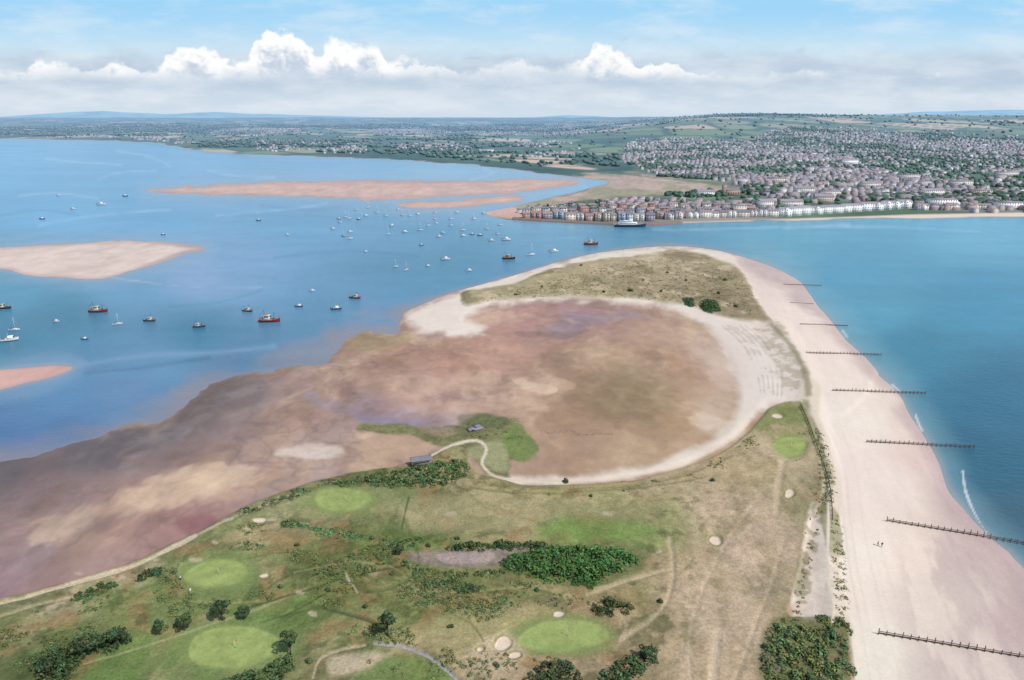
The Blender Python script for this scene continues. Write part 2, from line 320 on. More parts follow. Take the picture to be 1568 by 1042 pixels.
for (u,v) in [(380,815),(415,800),(460,912),(535,893),(300,862),(190,888),(1060,935),(1010,850),(1130,1000),(1160,900),(690,790),(930,790),(480,945),(350,800),(330,835),(240,862),(120,880)]:
    ell(u,v,random.uniform(4,9),random.uniform(2,4),(194,176,150),2,0.6,0.25)
# ---- sandbars
for i,sb in enumerate(sBars):
    c=[(200,172,160),(204,174,158),(212,192,178),(200,160,148)][i]
    m=ss(-2,2,sb)
    paint(m,c,0.35,wet+mid,0.2)
    paint(m*ss(6,1,sb)*0.5,(184,154,144),0,None,0.7)
m=ss(-3,3,sBars[2])*ss(180,300,U)*ss(8,0,sBars[2])
paint(m,(168,150,146))
# ---- far land
farm=ss(-1,1.5,sFar)*isFar
UT,VT=proj(X,Y,Z)
iy,ix=np.where((farm>0)&(Y>1000))
fx=X[iy,ix]; fy=Y[iy,ix]
def cells(fx,fy,S,seed):
    x=fx/S; y=fy/S; xi=np.floor(x).astype(int); yi=np.floor(y).astype(int)
    f1=np.full(x.shape,9.); f2=np.full(x.shape,9.); idc=np.zeros(x.shape)
    for dx in (-1,0,1):
        for dy in (-1,0,1):
            a=(xi+dx)&255; b=(yi+dy)&255
            px=xi+dx+TAB[seed,a,b]; py=yi+dy+TAB[(seed+1)%8,a,b]
            d=np.hypot(px-x,py-y)
            n=d<f1; f2=np.where(n,f1,np.minimum(f2,d)); idc=np.where(n,TAB[(seed+2)%8,a,b],idc); f1=np.where(n,d,f1)
    return f1,f2,idc
f1,f2,idc=cells(fx+0.3*fy,fy*0.5,210,1)
pal=np.array([lin(c) for c in [(104,124,94),(120,138,100),(92,114,88),(140,150,112),(190,178,144),(84,108,84),(128,144,104),(204,184,156),(96,118,90),(160,156,122),(208,180,154),(88,110,88)]])
fc=pal[(idc*len(pal)).astype(int)%len(pal)]
def woodf(x,y): return fbm(x,y*0.7,800,4,2)+0.4*fbm(x,y,180,3,3)
wood=ss(0.02,0.08,woodf(fx,fy))
hed=ss(0.20,0.06,f2-f1)*0.85
dk=lin((62,90,78))
fc=fc*(1-hed[:,None])+dk*hed[:,None]
fc=fc*(1-0.92*wood[:,None])+dk*(1+1.2*fbm(fx,fy,60,3,1))[:,None]*0.92*wood[:,None]
far_c=np.zeros(C.shape); far_c[iy,ix]=fc
C=np.where(farm[...,None]>0, C*(1-farm[...,None])+far_c*farm[...,None], C)
WET=np.where(farm>0,0,WET); VEG=np.where(farm>0,0,VEG)
near=(farm>0)&(Y<=1000); C[near]=lin((160,150,142))
TOWN=[(780,345),(1200,345),(2800,345),(2800,215),(1568,210),(1500,205),(1350,200),(1240,192),(1190,197),(1150,214),(1060,212),(980,214),(950,232),(985,262),(1090,276),(1140,292),(1120,300),(1000,300),(880,312),(790,320)]
tp=smooth_poly(TOWN,2)
sT=np.full(U.shape,-999.); sel=(farm>0)&(UT>700)
sT[sel]=sdf_pts(tp,UT[sel],VT[sel])
tn=fbm(X,Y,60,4,6)
m=ss(-4,6,sT+fbm(X,Y,300,3,1)*30)*farm*0.92
paint(m,(120,126,114),0.8,tn)
def greenf(x,y): return fbm(x,y,240,4,3)
paint(m*ss(-0.03,0.05,greenf(X,Y)),(82,106,82),0.5,tn)
MARSH=[(860,270),(960,266),(1060,275),(1140,290),(1120,302),(1000,300),(930,305),(860,312),(800,322),(742,328),(770,316),(850,300),(900,288)]
sM=sdf(MARSH,2)
m=ss(-2,4,sM+wet*10)*farm
paint(m,(184,160,144),0.5,wet+mid)
paint(m*ss(-0.02,0.1,fbm(X,Y*0.5,60,4,2))*0.7,(144,146,112),0.5,mid)
m2=ss(-2.5,0.5,sdf([(930,264),(1000,272),(1080,280),(1140,292)],3,False)+nA*3)*farm; paint(m2*0.8,(88,108,78),0.4,mid)
poly([(740,327),(765,318),(790,318),(800,336),(770,334)],(206,170,154),2,0.9)
sF2=sdf([(1040,341),(1200,336),(1400,329),(1568,326),(2800,326),(2800,340),(1568,336),(1250,339),(1060,345)],1)
m=ss(-1.2,1.2,sF2)*farm
paint(m,(224,204,184))
haze_mix=(1-np.exp(-np.maximum(Y-700,0)/7000.))*farm
haze_mix=np.minimum(haze_mix,0.82)
C=C*(1-haze_mix[...,None])+lin((136,168,194))*haze_mix[...,None]  # aerial haze baked into far-land base colour, growing with distance
dune=ss(-2,8,sG)*(1.0+1.6*(gn2+0.2))*1.1
Z=np.where(isFar,Z,Z+np.maximum(dune,0)*(sPen>0)+mg*(0.8+1.4*gn2+0.5*gn)*(1-0.7*NOGO)+ss(0,12,sS1)*0.3)
rid=ss(-26,4,sdf([(1185,500),(1215,538),(1236,580),(1240,620),(1258,680),(1270,740),(1266,800),(1268,870),(1275,940)],3,False))*(sPen>0)
Z=Z+rid*(0.7+0.8*np.abs(gn2))
Z=np.where((sPen>0)&~isFar,np.maximum(Z,0.03),Z)
# ------------------------------------------------------------------ lookup
gvr=gv[::-1]
def sample(G,x,y):
    u,v=proj(np.asarray(x,float),np.asarray(y,float),0.0)
    iu=np.interp(u,gu,np.arange(NU)); iv=NV-1-np.interp(v,gvr,np.arange(NV))
    i0=np.clip(iu.astype(int),0,NU-2); j0=np.clip(iv.astype(int),0,NV-2); t=iu-i0; s=iv-j0
    return (G[j0,i0]*(1-t)+G[j0,i0+1]*t)*(1-s)+(G[j0+1,i0]*(1-t)+G[j0+1,i0+1]*t)*s
def height(x,y): return sample(Z,x,y)
def place(u,v):
    z=0.0
    for _ in range(4):
        x,y=unproj(u,v,z); z=np.maximum(height(x,y),0)
    return x,y,z
# ------------------------------------------------------------------ mesh helpers
def new_obj(name,V3,F_flat,tot,col=None,mat=None,domain='CORNER',smooth=False,link=True,alpha=None):
    me=bpy.data.meshes.new(name)
    V3=np.ascontiguousarray(V3,np.float32)
    me.vertices.add(len(V3)); me.vertices.foreach_set('co',V3.ravel())
    F_flat=np.asarray(F_flat,np.int32); tot=np.asarray(tot,np.int32)
    me.loops.add(len(F_flat)); me.loops.foreach_set('vertex_index',F_flat)
    me.polygons.add(len(tot))
    st=np.concatenate([[0],np.cumsum(tot)[:-1]]).astype(np.int32)
    me.polygons.foreach_set('loop_start',st)
    try: me.polygons.foreach_set('loop_total',tot)
    except Exception: pass
    if smooth: me.polygons.foreach_set('use_smooth',np.ones(len(tot),bool))
    me.update(calc_edges=True)
    if col is not None:
        col=np.asarray(col,np.float32)
        if domain=='CORNER': col=np.repeat(col,tot,axis=0)
        c4=np.concatenate([col,np.ones((len(col),1),np.float32)],1)
        at=me.attributes.new('Col','FLOAT_COLOR',domain); at.data.foreach_set('color',c4.ravel())
    if alpha is not None:
        for nm,arr in alpha.items():
            at=me.attributes.new(nm,'FLOAT','POINT'); at.data.foreach_set('value',np.ascontiguousarray(arr.ravel(),np.float32))
    if mat: me.materials.append(mat)
    ob=bpy.data.objects.new(name,me)
    if link: scene.collection.objects.link(ob)
    return ob
def grid_faces(nv,nu):
    i=np.arange(nv-1)[:,None]*nu+np.arange(nu-1)[None,:]
    return np.stack([i,i+1,i+nu+1,i+nu],-1).reshape(-1,4)
# ------------------------------------------------------------------ materials
def mat_attr(name,rough=0.85,spec=0.2,noises=((0.6,0.18),),det=3):
    m=bpy.data.materials.new(name); m.use_nodes=True; nt=m.node_tree; N=nt.nodes; L=nt.links
    b=N['Principled BSDF']; b.inputs['Roughness'].default_value=rough
    b.inputs['Specular IOR Level'].default_value=spec
    at=N.new('ShaderNodeAttribute'); at.attribute_name='Col'
    tc=N.new('ShaderNodeTexCoord'); cur=at.outputs['Color']
    for (sc,amp) in noises:
        n=N.new('ShaderNodeTexNoise'); n.inputs['Scale'].default_value=sc; n.inputs['Detail'].default_value=det; n.inputs['Roughness'].default_value=0.65
        L.new(tc.outputs['Object'],n.inputs['Vector'])
        r=N.new('ShaderNodeMapRange'); r.inputs['From Min'].default_value=0.25; r.inputs['From Max'].default_value=0.75
        r.inputs['To Min'].default_value=1-amp; r.inputs['To Max'].default_value=1+amp; L.new(n.outputs['Fac'],r.inputs['Value'])
        s=N.new('ShaderNodeVectorMath'); s.operation='SCALE'; L.new(cur,s.inputs[0]); L.new(r.outputs[0],s.inputs['Scale']); cur=s.outputs[0]
    L.new(cur,b.inputs['Base Color'])
    return m
def ter_mat():
    m=bpy.data.materials.new('terrain_surface'); m.use_nodes=True; nt=m.node_tree; N=nt.nodes; L=nt.links; b=N['Principled BSDF']
    at=N.new('ShaderNodeAttribute'); at.attribute_name='Col'; aw=N.new('ShaderNodeAttribute'); aw.attribute_name='Wet'; av=N.new('ShaderNodeAttribute'); av.attribute_name='Veg'
    tc=N.new('ShaderNodeTexCoord'); n=N.new('ShaderNodeTexNoise'); n.inputs['Scale'].default_value=1.4; n.inputs['Detail'].default_value=3; n.inputs['Roughness'].default_value=0.7
    L.new(tc.outputs['Object'],n.inputs['Vector'])
    def mm(op,a,b_,c=None):
        q=N.new('ShaderNodeMath'); q.operation=op
        for i,t in enumerate((a,b_,c)):
            if t is None: continue
            if isinstance(t,(int,float)): q.inputs[i].default_value=t
            else: L.new(t,q.inputs[i])
        return q.outputs[0]
    amp=mm('MULTIPLY_ADD',av.outputs['Fac'],1.0,0.30)
    f=mm('MULTIPLY_ADD',mm('SUBTRACT',n.outputs['Fac'],0.5),amp,1.0)
    s=N.new('ShaderNodeVectorMath'); s.operation='SCALE'; L.new(at.outputs['Color'],s.inputs[0]); L.new(f,s.inputs['Scale']); L.new(s.outputs[0],b.inputs['Base Color'])
    L.new(mm('MULTIPLY_ADD',aw.outputs['Fac'],-0.5,0.92),b.inputs['Roughness'])
    L.new(mm('MULTIPLY_ADD',aw.outputs['Fac'],0.25,0.1),b.inputs['Specular IOR Level'])
    bp=N.new('ShaderNodeBump'); bp.inputs['Distance'].default_value=0.12; L.new(mm('MULTIPLY_ADD',av.outputs['Fac'],0.9,0.1),bp.inputs['Strength'])
    L.new(n.outputs['Fac'],bp.inputs['Height']); L.new(bp.outputs[0],b.inputs['Normal'])
    return m
M_ter=ter_mat()
M_paint=mat_attr('painted_surface',0.6,0.3,((1.5,0.06),),2)
M_bld=mat_attr('building_surface',0.85,0.15,((0.5,0.10),),2)
M_leaf=mat_attr('foliage',0.8,0.12,((0.8,0.25),),2)
M_wood=mat_attr('weathered_wood',0.9,0.1,((3.0,0.25),),2)
M_far=mat_attr('distant_land',1.0,0.0,((0.0012,0.15),),3)
def water_mat():
    m=mat_attr('water_surface',0.25,0.35,((0.05,0.06),),3)
    nt=m.node_tree; N=nt.nodes; L=nt.links; b=N['Principled BSDF']; b.inputs['IOR'].default_value=1.33
    tc=N.new('ShaderNodeTexCoord'); mp=N.new('ShaderNodeMapping'); mp.inputs['Scale'].default_value=(0.5,1.0,1); mp.inputs['Rotation'].default_value=(0,0,0.5)
    L.new(tc.outputs['Object'],mp.inputs[0])
    n=N.new('ShaderNodeTexNoise'); n.inputs['Scale'].default_value=0.5; n.inputs['Detail'].default_value=4; n.inputs['Roughness'].default_value=0.62
    L.new(mp.outputs[0],n.inputs['Vector'])
    bp=N.new('ShaderNodeBump'); bp.inputs['Distance'].default_value=0.4; bp.inputs['Strength'].default_value=0.8
    L.new(n.outputs['Fac'],bp.inputs['Height']); L.new(bp.outputs[0],b.inputs['Normal'])
    return m
M_water=water_mat()
Zt=np.where(sL<-60,-2.5,Z)
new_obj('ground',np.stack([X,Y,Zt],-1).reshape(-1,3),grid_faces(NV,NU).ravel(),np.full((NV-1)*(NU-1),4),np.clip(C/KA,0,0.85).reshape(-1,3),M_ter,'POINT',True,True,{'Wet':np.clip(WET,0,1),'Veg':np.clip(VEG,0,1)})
# ------------------------------------------------------------------ water object
WC=[(0,230,(120,178,216)),(300,250,(114,170,208)),(100,330,(110,172,210)),(250,340,(104,164,202)),(500,330,(98,156,190)),(500,255,(112,168,206)),(700,270,(138,182,208)),(700,400,(84,142,170)),(600,420,(84,142,172)),(380,400,(122,162,196)),(300,425,(138,166,198)),(200,450,(100,152,182)),(100,480,(68,132,156)),(0,450,(84,148,174)),(300,510,(68,130,156)),(500,480,(90,142,172)),(560,500,(114,148,180)),(250,560,(106,150,180)),(100,620,(96,140,176)),(200,610,(108,142,176)),(0,680,(86,120,162)),(100,650,(88,124,164)),(350,560,(92,132,164)),(0,530,(62,126,150)),(1000,360,(78,142,166)),(1200,360,(90,160,182)),(1500,360,(108,176,200)),(1300,420,(78,154,182)),(1500,450,(68,146,176)),(1400,520,(64,134,156)),(1530,600,(56,116,140)),(1500,700,(56,108,130)),(1550,800,(70,106,122)),(1350,480,(84,156,178)),(1900,500,(60,132,162)),(-400,400,(102,162,202)),(850,300,(138,184,210)),(450,340,(96,156,192)),(640,350,(92,150,182))]
wu=np.concatenate([np.arange(-1250,-40,30),np.arange(-40,1610,2.5),np.arange(1610,2850,30)])
wv=np.concatenate([np.arange(1150,260,-2.5),np.arange(260,196,-1.0),[194,190,186,184,182.5]])
WU,WV=np.meshgrid(wu,wv); WX,WY=unproj(WU,WV)
WCc=idw(WC,wu,wv,s=20,pw=1.5)
wxx=WX+40*fbm(WX,WY,120,3,1); wyy=WY+40*fbm(WX,WY,120,3,4)
st=fbm(wxx*0.45+wyy*0.25,wyy,90,5,2); st2=fbm(wxx*0.3+0.2*wyy,wyy,20,4,5)
WCc*=(1+0.28*st+0.15*st2)[...,None]
def wpaint(m,c):
    global WCc
    WCc=WCc*(1-m[...,None])+lin(c)*m[...,None]
wsP=sdf(PEN,2,us=wu,vs=wv); wn=fbm(WX,WY,30,4,1)
lw=ss(700,560,WU)
wpaint(ss(-8-34*lw,0,wsP+wn*(8+40*lw))*0.8,(154,142,144))
wpaint(ss(-52,-4,wsP+wn*24)*ss(1080,1200,WU)*0.5,(140,178,184))
wpaint(ss(-16,-1,wsP+wn*10)*ss(1080,1200,WU)*0.5,(164,168,168))
for b in BARS:
    s=sdf(b,2,us=wu,vs=wv); wpaint(ss(-7,0,s+wn*6)*0.75,(164,156,156)); wpaint(ss(-30,-3,s+wn*22)*0.42,(150,174,194))
sFw=sdf(FAR,2,us=wu,vs=wv); wpaint(ss(-4,0,sFw)*0.4,(140,150,160))
def wline(p,c,w,al,soft=1.5):
    s=sdf(p,3,False,us=wu,vs=wv); wpaint(ss(-w-soft,-w+soft,s+wn*6)*al,c)
for p in [[(70,243),(130,250),(185,252)],[(180,232),(230,240),(260,255)],[(150,275),(180,265),(240,262)],[(320,262),(360,270),(420,272)],[(740,258),(755,266),(720,276)],[(30,300),(90,296),(150,305)],[(1000,352),(1100,351),(1300,345)],[(1200,350),(1350,348),(1500,356)],[(60,345),(150,330),(260,322)],[(330,330),(430,322),(500,312)]]:
    wline(p,(164,204,226),1.2,0.55,2.5)
for p in [[(0,330),(60,322),(120,330)],[(200,215),(260,226),(380,240)],[(420,395),(520,385),(640,392)],[(400,315),(470,322),(520,318)]]:
    wline(p,(62,122,158),1.6,0.4,3)
wline([(120,560),(220,545),(330,540),(420,530)],(136,168,194),3,0.6,5)
wline([(130,572),(230,562),(320,548)],(56,106,132),2,0.5,4)
wline([(170,425),(250,436),(330,441),(400,441)],(176,184,194),0.8,0.7,1.5)
wline([(260,470),(340,462),(400,445)],(60,122,146),1.5,0.5,4)
for p in [[(1474,722),(1478,750),(1487,775),(1500,800),(1510,815)],[(1402,636),(1408,652),(1412,660)],[(1366,590),(1378,600)],[(1290,507),(1297,516)]]:
    s=sdf(p,3,False,us=wu,vs=wv); wpaint(ss(-2.3,-0.6,s+wn*5)*0.85,(230,230,230))
new_obj('water',np.stack([WX,WY,np.zeros_like(WX)],-1).reshape(-1,3),grid_faces(len(wv),len(wu)).ravel(),np.full((len(wv)-1)*(len(wu)-1),4),np.clip(WCc/KA*0.84,0,0.8).reshape(-1,3),M_water,'POINT',True)
# ------------------------------------------------------------------ distant hills
def ridge(name,D,prof,col,seed):
    a=np.linspace(-2.2,2.2,700); u=CU+a*1.05*F
    vv=np.interp(u,[p[0] for p in prof],[p[1] for p in prof])+fbm(u,u*0+seed*10,60,4,seed)*2.2
    hh=H+(180-vv)*D/F*1.12
    rows=[]
    for k,(dd,fr) in enumerate([(-0.35,0.0),(-0.2,0.45),(-0.08,0.85),(0,1.0),(0.15,0.7),(0.3,0)]):
        yy=np.full_like(a,D*(1+dd)); rows.append(np.stack([a*yy,yy,hh*fr+ (fbm(a*40,a*0+k,1,3,seed)*20 if 0<k<3 else 0)],-1))
    V3=np.concatenate(rows); f=grid_faces(6,700)
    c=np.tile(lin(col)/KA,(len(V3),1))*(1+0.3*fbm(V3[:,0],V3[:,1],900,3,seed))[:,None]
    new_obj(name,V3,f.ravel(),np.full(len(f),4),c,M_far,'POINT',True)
ridge('distant_hills',30000,[(-1500,180),(0,180),(60,176),(160,172),(250,176),(330,174),(450,177),(560,179),(700,184),(820,180),(870,177),(960,180),(1050,182),(1250,181),(1350,176),(1420,173),(1500,171),(1600,171),(2800,174)],(150,184,204),1)  # bluish base colour has the aerial haze painted in
# ------------------------------------------------------------------ houses (vectorised)
def houses(name,x,y,z,w,d,h,r,ang,wallc,roofc):
    n=len(x)
    T=np.array([[-.5,-.5,0],[.5,-.5,0],[.5,.5,0],[-.5,.5,0],[-.5,-.5,1],[.5,-.5,1],[.5,.5,1],[-.5,.5,1],[-.5,0,2],[.5,0,2]])
    V3=np.zeros((n,10,3))
    lx=T[None,:,0]*w[:,None]; ly=T[None,:,1]*d[:,None]
    V3[...,0]=x[:,None]+lx*np.cos(ang)[:,None]-ly*np.sin(ang)[:,None]
    V3[...,1]=y[:,None]+lx*np.sin(ang)[:,None]+ly*np.cos(ang)[:,None]
    zz=np.zeros((n,10)); zz[:,0:4]=-2; zz[:,4:8]=h[:,None]; zz[:,8:]=(h+r)[:,None]
    V3[...,2]=z[:,None]+zz
    q=np.array([[0,1,5,4],[1,2,6,5],[2,3,7,6],[3,0,4,7],[4,5,9,8],[6,7,8,9]]); t=np.array([[5,6,9],[7,4,8]])
    off=(np.arange(n)*10)[:,None,None]
    Q=(q[None]+off).reshape(-1,4); Tt=(t[None]+off).reshape(-1,3)
    cQ=np.repeat(wallc[:,None,:],6,1); cQ[:,4:6]=roofc[:,None,:]; cT=np.repeat(wallc[:,None,:],2,1)
    return new_obj(name,V3.reshape(-1,3),np.concatenate([Q.ravel(),Tt.ravel()]),np.concatenate([np.full(len(Q),4),np.full(len(Tt),3)]),np.concatenate([cQ.reshape(-1,3),cT.reshape(-1,3)]),M_bld)
WALLS=np.array([lin(c)/KA for c in [(196,186,182),(230,226,224),(172,148,142),(186,170,162),(162,138,132),(180,166,160),(208,198,192),(178,160,154)]])
ROOFS=np.array([lin(c)/KA for c in [(152,138,146),(160,140,142),(142,134,146),(168,144,140),(156,140,144),(168,156,162)]])
def hazed(c,y,k=6200.):  # mixes aerial haze into house and tree colours by distance
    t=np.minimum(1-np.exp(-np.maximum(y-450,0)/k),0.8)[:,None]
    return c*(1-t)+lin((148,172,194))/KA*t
def scatter(n,x0,x1,y0,y1):
    yy=rng.uniform(y0,y1,n); xx=rng.uniform(x0,x1,n); return xx,yy
def town(name,n,test,y0,y1,x0,x1):
    xx,yy=scatter(n,x0,x1,y0,y1)
    ang=np.round(fbm(xx,yy,500,2,3)*8)/8*2.2
    c,s=np.cos(ang),np.sin(ang); gx=xx*c+yy*s; gy=-xx*s+yy*c
    gy=np.round(gy/26)*26+rng.normal(0,1.8,n); gx=np.round(gx/12)*12+rng.normal(0,1,n)
    xx=gx*c-gy*s; yy=gx*s+gy*c
    z=height(xx,yy); uu,vv=proj(xx,yy,z)
    k=test(xx,yy,uu,vv)&(z>0.15)
    xx,yy,z,ang=xx[k],yy[k],z[k],ang[k]; n=len(xx)
    w=rng.uniform(7,11,n); d=rng.uniform(6,8,n); h=rng.uniform(3.2,4.8,n)
    bg=rng.random(n)<0.035; w=np.where(bg,w*2.2,w); h=np.where(bg,h*1.4,h); d=np.where(bg,d*1.5,d)
    wc=WALLS[rng.integers(0,len(WALLS),n)]*rng.uniform(0.85,1.1,(n,1)); rc=ROOFS[rng.integers(0,len(ROOFS),n)]*rng.uniform(0.85,1.15,(n,1))
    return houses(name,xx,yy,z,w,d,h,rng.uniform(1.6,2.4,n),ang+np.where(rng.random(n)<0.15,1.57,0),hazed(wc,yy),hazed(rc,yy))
def inpoly(p,u,v): return sdf_pts(smooth_poly(p,2),u,v)>0
mp_=smooth_poly(MARSH,2)
def t_main(x,y,u,v):
    k=(sdf_pts(tp,u,v)+fbm(x,y,300,3,1)*30>2)
    k&=~((sdf_pts(mp_,u,v)>-1))
    k&=(greenf(x,y)<0.0)|(rng.random(len(x))<0.14)
    k&=v<326
    return k&(y>900)
town('town_houses',15000,t_main,880,2400,-60,2600)
town('hillside_town_houses',14000,t_main,2400,5200,200,4200)
VILL=[[(-20,205),(120,205),(190,212),(60,215),(-20,212)],[(190,209),(310,212),(300,222),(240,220)],[(390,218),(470,215),(560,225),(540,236),(400,234)],[(560,200),(640,195),(700,205),(620,215)],[(780,225),(860,215),(900,235),(830,245)],[(700,195),(860,192),(900,205),(760,208)],[(330,200),(450,198),(460,206),(340,210)],[(600,222),(700,220),(720,236),(640,238)]]
def t_v(x,y,u,v):
    k=np.zeros(len(x),bool)
    for p in VILL: k|=inpoly(p,u,v)
    return k&(fbm(x,y,300,3,5)>0.0)
town('village_houses',22000,t_v,1800,7500,-5200,1200)
import bmesh
bm=bmesh.new(); bmesh.ops.create_icosphere(bm,subdivisions=1,radius=1); bm.verts.ensure_lookup_table()
ICV=np.array([v.co[:] for v in bm.verts]); ICF=np.array([[v.index for v in f.verts] for f in bm.faces]); bm.free()
def blobs(name,x,y,z,r,col,flat=0.8):
    n=len(x); V3=ICV[None]*r[:,None,None]*rng.uniform(0.65,1.25,(n,12,1)); V3[...,2]*=flat
    V3[...,2]+=r[:,None]*0.5; V3+=np.stack([x,y,z],-1)[:,None]
    f=(ICF[None]+(np.arange(n)*12)[:,None,None]).reshape(-1,3)
    c=np.repeat(col[:,None,:],20,1).reshape(-1,3)*rng.uniform(0.75,1.25,(n*20,1))
    return new_obj(name,V3.reshape(-1,3),f.ravel(),np.full(len(f),3),c,M_leaf)
def tree_mass(name,n,y0,y1,x0,x1,test,r0=3,r1=6,base=(86,110,78)):
    xx,yy=scatter(n,x0,x1,y0,y1); z=height(xx,yy); u,v=proj(xx,yy,z)
    k=test(xx,yy,u,v)&(z>0.1); xx,yy,z=xx[k],yy[k],z[k]
    c=np.tile(lin(base)/KA,(len(xx),1))*rng.uniform(0.6,1.3,(len(xx),1))
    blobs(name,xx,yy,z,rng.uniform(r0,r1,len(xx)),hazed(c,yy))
tree_mass('town_trees',42000,880,4800,-60,3900,lambda x,y,u,v:(sdf_pts(tp,u,v)>2)&(v<322)&((greenf(x,y)>-0.02)|(rng.random(len(x))<0.30)),2.5,5.5)
tree_mass('seafront_trees',9000,880,1500,200,1500,lambda x,y,u,v:inpoly([(1325,302),(1400,298),(1600,296),(1700,300),(1700,322),(1500,314),(1400,312),(1330,308)],u,v)|inpoly([(1140,284),(1180,290),(1200,298),(1150,300)],u,v)|inpoly([(1010,300),(1140,292),(1120,300),(1060,303)],u,v)|inpoly([(980,258),(1100,266),(1110,276),(1000,270)],u,v),3.5,6.5,(66,92,64))
xx,yy=scatter(60000,-5200,4200,1800,8500); zz=height(xx,yy); k=((woodf(xx,yy)>0.05)|(rng.random(len(xx))<0.05))&(zz>0.2)
uu,vv=proj(xx,yy,zz); k&=(vv<262)&~(sdf_pts(tp,uu,vv)>0)&(sdf_pts(mp_,uu,vv)<-4)
xx,yy,zz=xx[k],yy[k],zz[k]
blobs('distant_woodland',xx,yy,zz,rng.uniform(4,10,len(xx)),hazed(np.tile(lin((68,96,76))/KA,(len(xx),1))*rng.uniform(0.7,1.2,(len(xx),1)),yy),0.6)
# ------------------------------------------------------------------ small builder
class MB:
    def __init__(s): s.v=[]; s.f=[]; s.c=[]
    def add(s,vs,fs,col):
        o=len(s.v); s.v+=[tuple(p) for p in vs]; s.f+=[[i+o for i in f] for f in fs]; s.c+=[tuple(lin(col)/KA)]*len(fs)
    def box(s,cx,cy,cz,sx,sy,sz,col,taper=1.0):
        x,y,z=sx/2,sy/2,sz/2; t=taper
        vs=[(cx-x,cy-y,cz-z),(cx+x,cy-y,cz-z),(cx+x,cy+y,cz-z),(cx-x,cy+y,cz-z),(cx-x*t,cy-y*t,cz+z),(cx+x*t,cy-y*t,cz+z),(cx+x*t,cy+y*t,cz+z),(cx-x*t,cy+y*t,cz+z)]
        s.add(vs,[[3,2,1,0],[4,5,6,7],[0,1,5,4],[1,2,6,5],[2,3,7,6],[3,0,4,7]],col)
    def pole(s,a,b,r0,r1,col,n=6):
        a=np.array(a,float); b=np.array(b,float); d=b-a; d/=np.linalg.norm(d)
        p=np.cross(d,[0,0,1]); 
        if np.linalg.norm(p)<1e-3: p=np.array([1.,0,0])
        p/=np.linalg.norm(p); q=np.cross(d,p); vs=[]
        for c,r in((a,r0),(b,r1)):
            for k in range(n):
                t=2*math.pi*k/n; vs.append(c+r*(p*math.cos(t)+q*math.sin(t)))
        s.add(vs,[[k,(k+1)%n,n+(k+1)%n,n+k] for k in range(n)]+[list(range(n))[::-1],list(range(n,2*n))],col)
    def gable(s,cx,cy,z,sx,sy,h,col,wall):
        x,y=sx/2,sy/2; vs=[(cx-x,cy-y,z),(cx+x,cy-y,z),(cx+x,cy+y,z),(cx-x,cy+y,z),(cx-x,cy,z+h),(cx+x,cy,z+h)]
        s.add(vs,[[0,1,5,4],[2,3,4,5]],col); s.add(vs,[[1,2,5],[3,0,4],[3,2,1,0]],wall)
    def hull(s,L,B,D,col,deck,wl=(60,50,50),sheer=0.25,stern=0.75):
        st=[(-0.5,stern,1.0),(-0.3,0.95,0.93),(0.0,1.0,0.9),(0.25,0.82,1.0),(0.4,0.48,1.15),(0.5,0.03,1.32)]
        vs=[]
        for (x,w,h) in st:
            hb=B/2*w; top=D*h
            vs+=[(x*L*0.93,-hb*0.55,-0.3),(x*L*0.96,-hb*0.85,D*0.3),(x*L,-hb,top),(x*L,-hb*0.86,top),(x*L,-hb*0.8,top-0.18*D),
                 (x*L,hb*0.8,top-0.18*D),(x*L,hb*0.86,top),(x*L,hb,top),(x*L*0.96,hb*0.85,D*0.3),(x*L*0.93,hb*0.55,-0.3)]
        for i in range(5):
            a=i*10
            for k,cc in ((0,wl),(1,col),(2,(225,225,220)),(3,deck),(4,deck),(5,deck),(6,(225,225,220)),(7,col),(8,wl)):
                s.add([vs[a+k],vs[a+10+k],vs[a+11+k],vs[a+k+1]],[[0,1,2,3]],cc)
        s.add(vs[0:10],[[0,1,2,3,4,5,6,7,8,9]],col)
    def mesh(s,name,mat,link=False):
        tot=[len(f) for f in s.f]
        return new_obj(name,np.array(s.v),[i for f in s.f for i in f],tot,np.array(s.c),mat,link=link)
def inst(src,name,loc,rz=0,sc=1):
    o=bpy.data.objects.new(name,src.data); o.location=loc; o.rotation_euler=(0,0,rz); o.scale=(sc,)*3; scene.collection.objects.link(o); return o
def fishing(col,house=(228,226,220)):
    m=MB(); m.hull(12,4.2,1.7,col,(150,130,110))
    m.box(-1.2,0,2.6,3.6,2.6,2.4,house,0.92); m.box(-1.2,0,3.88,4.0,2.9,0.16,(200,196,190))
    m.box(0.66,0,3.1,0.06,2.0,0.7,(40,50,60)); m.box(-1.2,1.27,3.1,2.4,0.06,0.6,(40,50,60)); m.box(-1.2,-1.27,3.1,2.4,0.06,0.6,(40,50,60))
    m.pole((-2.6,0,1.5),(-2.6,0,7.2),0.14,0.08,(70,60,55)); m.pole((2.6,0,1.6),(2.6,0,5.6),0.13,0.07,(70,60,55))
    m.pole((-2.6,0,6.6),(-5.6,0,3.6),0.08,0.06,(80,70,60)); m.pole((2.6,0,5.4),(5.8,0,2.4),0.05,0.05,(80,70,60))
    m.box(-4.6,0,1.9,1.6,2.6,0.8,(170,90,50)); m.box(2.3,0,1.7,1.4,1.6,0.5,(90,80,70)); m.box(-1.2,0,4.25,0.9,1.2,0.5,(210,120,60))
    for k in range(9):
        m.pole((-5.8+k*0.7,1.85,1.6),(-5.8+k*0.7,1.85,2.3),0.04,0.04,(200,200,200),4); m.pole((-5.8+k*0.7,-1.85,1.6),(-5.8+k*0.7,-1.85,2.3),0.04,0.04,(200,200,200),4)
    return m.mesh('fishing_boat_mesh',M_paint)
